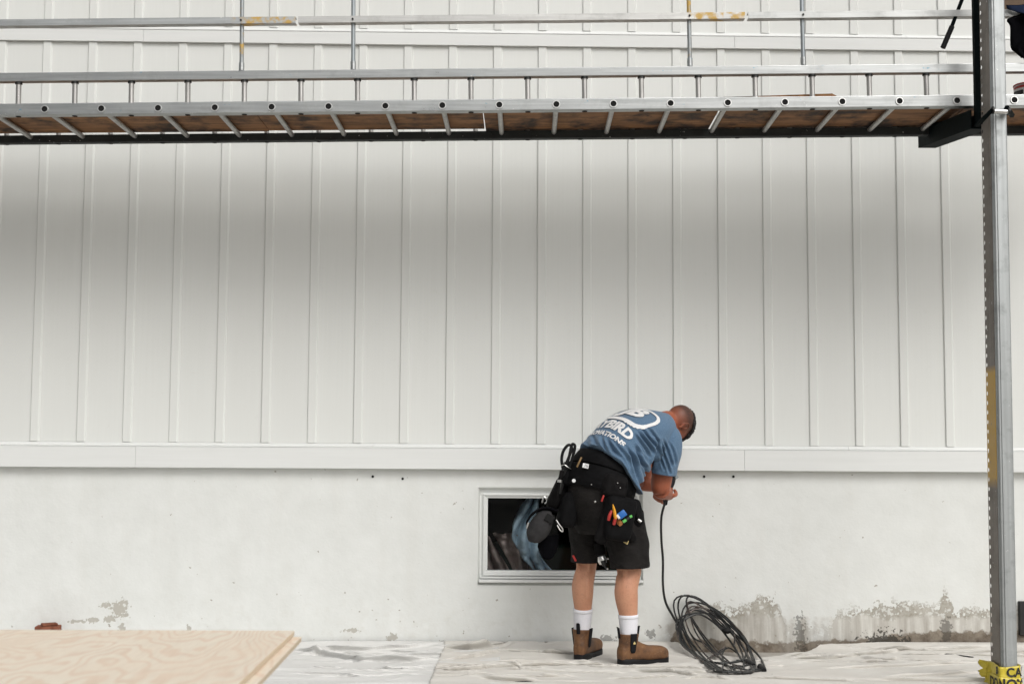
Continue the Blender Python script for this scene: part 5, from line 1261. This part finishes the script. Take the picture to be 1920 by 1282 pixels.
# cap hung on the belt, crown outwards, peak down
cp = thing('baseball_cap', 'grey and black baseball cap hung on the tool belt with its peak pointing down', 'cap', at(1013, 985, -.74))
m = MB(); c_ = at(1013, 986, -.74); A3 = (unit((.86, -.1, -.50)), unit((.2, -.9, .1)), unit((.50, .05, .86)))
m.ell(c_, (0.062, 0.060, 0.102), A3, 28, 18)
for q in range(len(m.v)):
    d = m.v[q] - c_; m.v[q] = c_ + d * (1 + 0.10 * mnoise.noise(d * 22) + 0.05 * mnoise.noise(d * 55))
crown = m.build('crown', MAT['capgrey'], cp, 'all')
m = MB(); R3 = Matrix((A3[0], A3[1], A3[2])).transposed(); m.box((0.012, 0.058, 0.052), (0.050, 0.010, 0.044), None, .004, 2); m.v = [R3 @ q + c_ for q in m.v]; m.build('strap_opening', MAT['hole'], crown, True)
m = MB(); rows = []
for i in range(9):
    v = i / 8; row = []
    for j in range(13):
        u = -1 + 2 * j / 12; rr = math.sqrt(max(0, 1 - u * u * .85)); px = 1030 + 19 * u - 3 * v; py = 1003 + (40 * rr) * v + 6 * v
        q = at(px, py, -.735 + 0.03 * u * u); row.append(q)
    rows.append(row)
m.loft(rows, cap=False, closed=False); o = m.build('peak', MAT['blackcloth'], cp, 'all'); o.modifiers.new('thickness', 'SOLIDIFY').thickness = 0.006
m = MB(); m.tube([at(1044, 958, -.73), at(1020, 952, -.75), at(1000, 962, -.76), at(989, 976, -.76), at(987, 984, -.76)], [0.022, 0.018, 0.014, 0.012, 0.008], 10, 4, flat=.5); m.build('sweat_band', MAT['blackcloth'], cp, True)
m = MB(); m.tube([at(990, 980, -.775), at(988, 986, -.775), at(991, 979, -.775), at(987, 990, -.775)], 0.0045, 6, 3); m.build('strap_buckle', MAT['steel'], cp, True)
# power tool in his hands
pt_ = thing('power_tool', 'dark corded power tool gripped in the worker\'s hands against the wall', 'power tool', TOOL_B)
m = MB(); m.tube([TOOL_B + V((0.008, 0.012, 0.0)), GRIP + V((0.0, 0.01, 0.0)), at(1259, 905, -.22), at(1262, 893, -.18)], [0.011, 0.018, 0.020, 0.018], 14, 4); m.build('body', MAT['black_rubber'], pt_, True)
m = MB(); m.tube([at(1262, 895, -.20), at(1268, 893, -.17)], [0.018, 0.015], 12); m.build('tip', MAT['galv'], pt_, True)

# ------------------------------------------------------------------ trees across the yard, which the panes and the metal mirror
def tree(x, y, h, rad, label, seed):
    rr = random.Random(seed); th = thing('leafy_tree', label, 'tree', (x, y, 0), 'trees across the yard')
    m = MB(); m.tube([(x, y, -0.1), (x + .1, y, h * .3), (x + rr.uniform(-.3, .3), y + .1, h * .75)], [0.24, 0.18, 0.06], 10, 4)
    for i in range(7):
        a = rr.uniform(0, 2 * pi); z = h * rr.uniform(.25, .6); m.tube([(x, y, z), (x + rad * .6 * cos(a), y + rad * .6 * sin(a), z + h * .2)], [0.08, 0.03], 6)
    m.build('trunk', MAT['bark'], th, True)
    f = MB(); cl_ = [(rr.uniform(-1, 1), rr.uniform(-1, 1), rr.uniform(-1, 1)) for _ in range(26)]
    for i in range(2600):
        c = rr.choice(cl_); k = V(c); k = k / max(1, k.length)
        p = V((x, y, h * .56)) + V((k.x * rad, k.y * rad, k.z * h * .44)) + V((rr.gauss(0, .38), rr.gauss(0, .38), rr.gauss(0, .38)))
        a = unit((rr.gauss(0, 1), rr.gauss(0, 1), rr.gauss(0, 1))); b = unit(a.cross(V((rr.gauss(0, 1), rr.gauss(0, 1), rr.gauss(0, 1))))); s = rr.uniform(.10, .2)
        if p.z < 0.1: p.z = 0.1 + rr.random() * .3
        f.add([p - a * s, p + b * s * .6, p + a * s, p - b * s * .6], [(0, 1, 2, 3)])
    f.build('crown', MAT['leaf'], th)
for i, (x, y, h, r) in enumerate(((-9.5, -6.0, 11.0, 3.6), (-10.0, -13, 14.0, 4.2), (-4.0, -23, 12.0, 3.8), (1.5, -26, 9.0, 3.2), (7, -28, 7.0, 3.0), (12.5, -29, 6.0, 2.8))):  # first two stand out of view, placed close to block sky at the left
    tree(x, y, h, r, ('unseen dark leafy tree added at the left end of the white wall to block sky', 'tallest unseen leafy tree, added left of the plywood to block sky', 'dark leafy tree behind the tallest one across the yard', 'middle sized leafy tree across the yard opposite the window', 'low leafy tree across the yard', 'smallest leafy tree at the far right across the yard')[i], 40 + i)
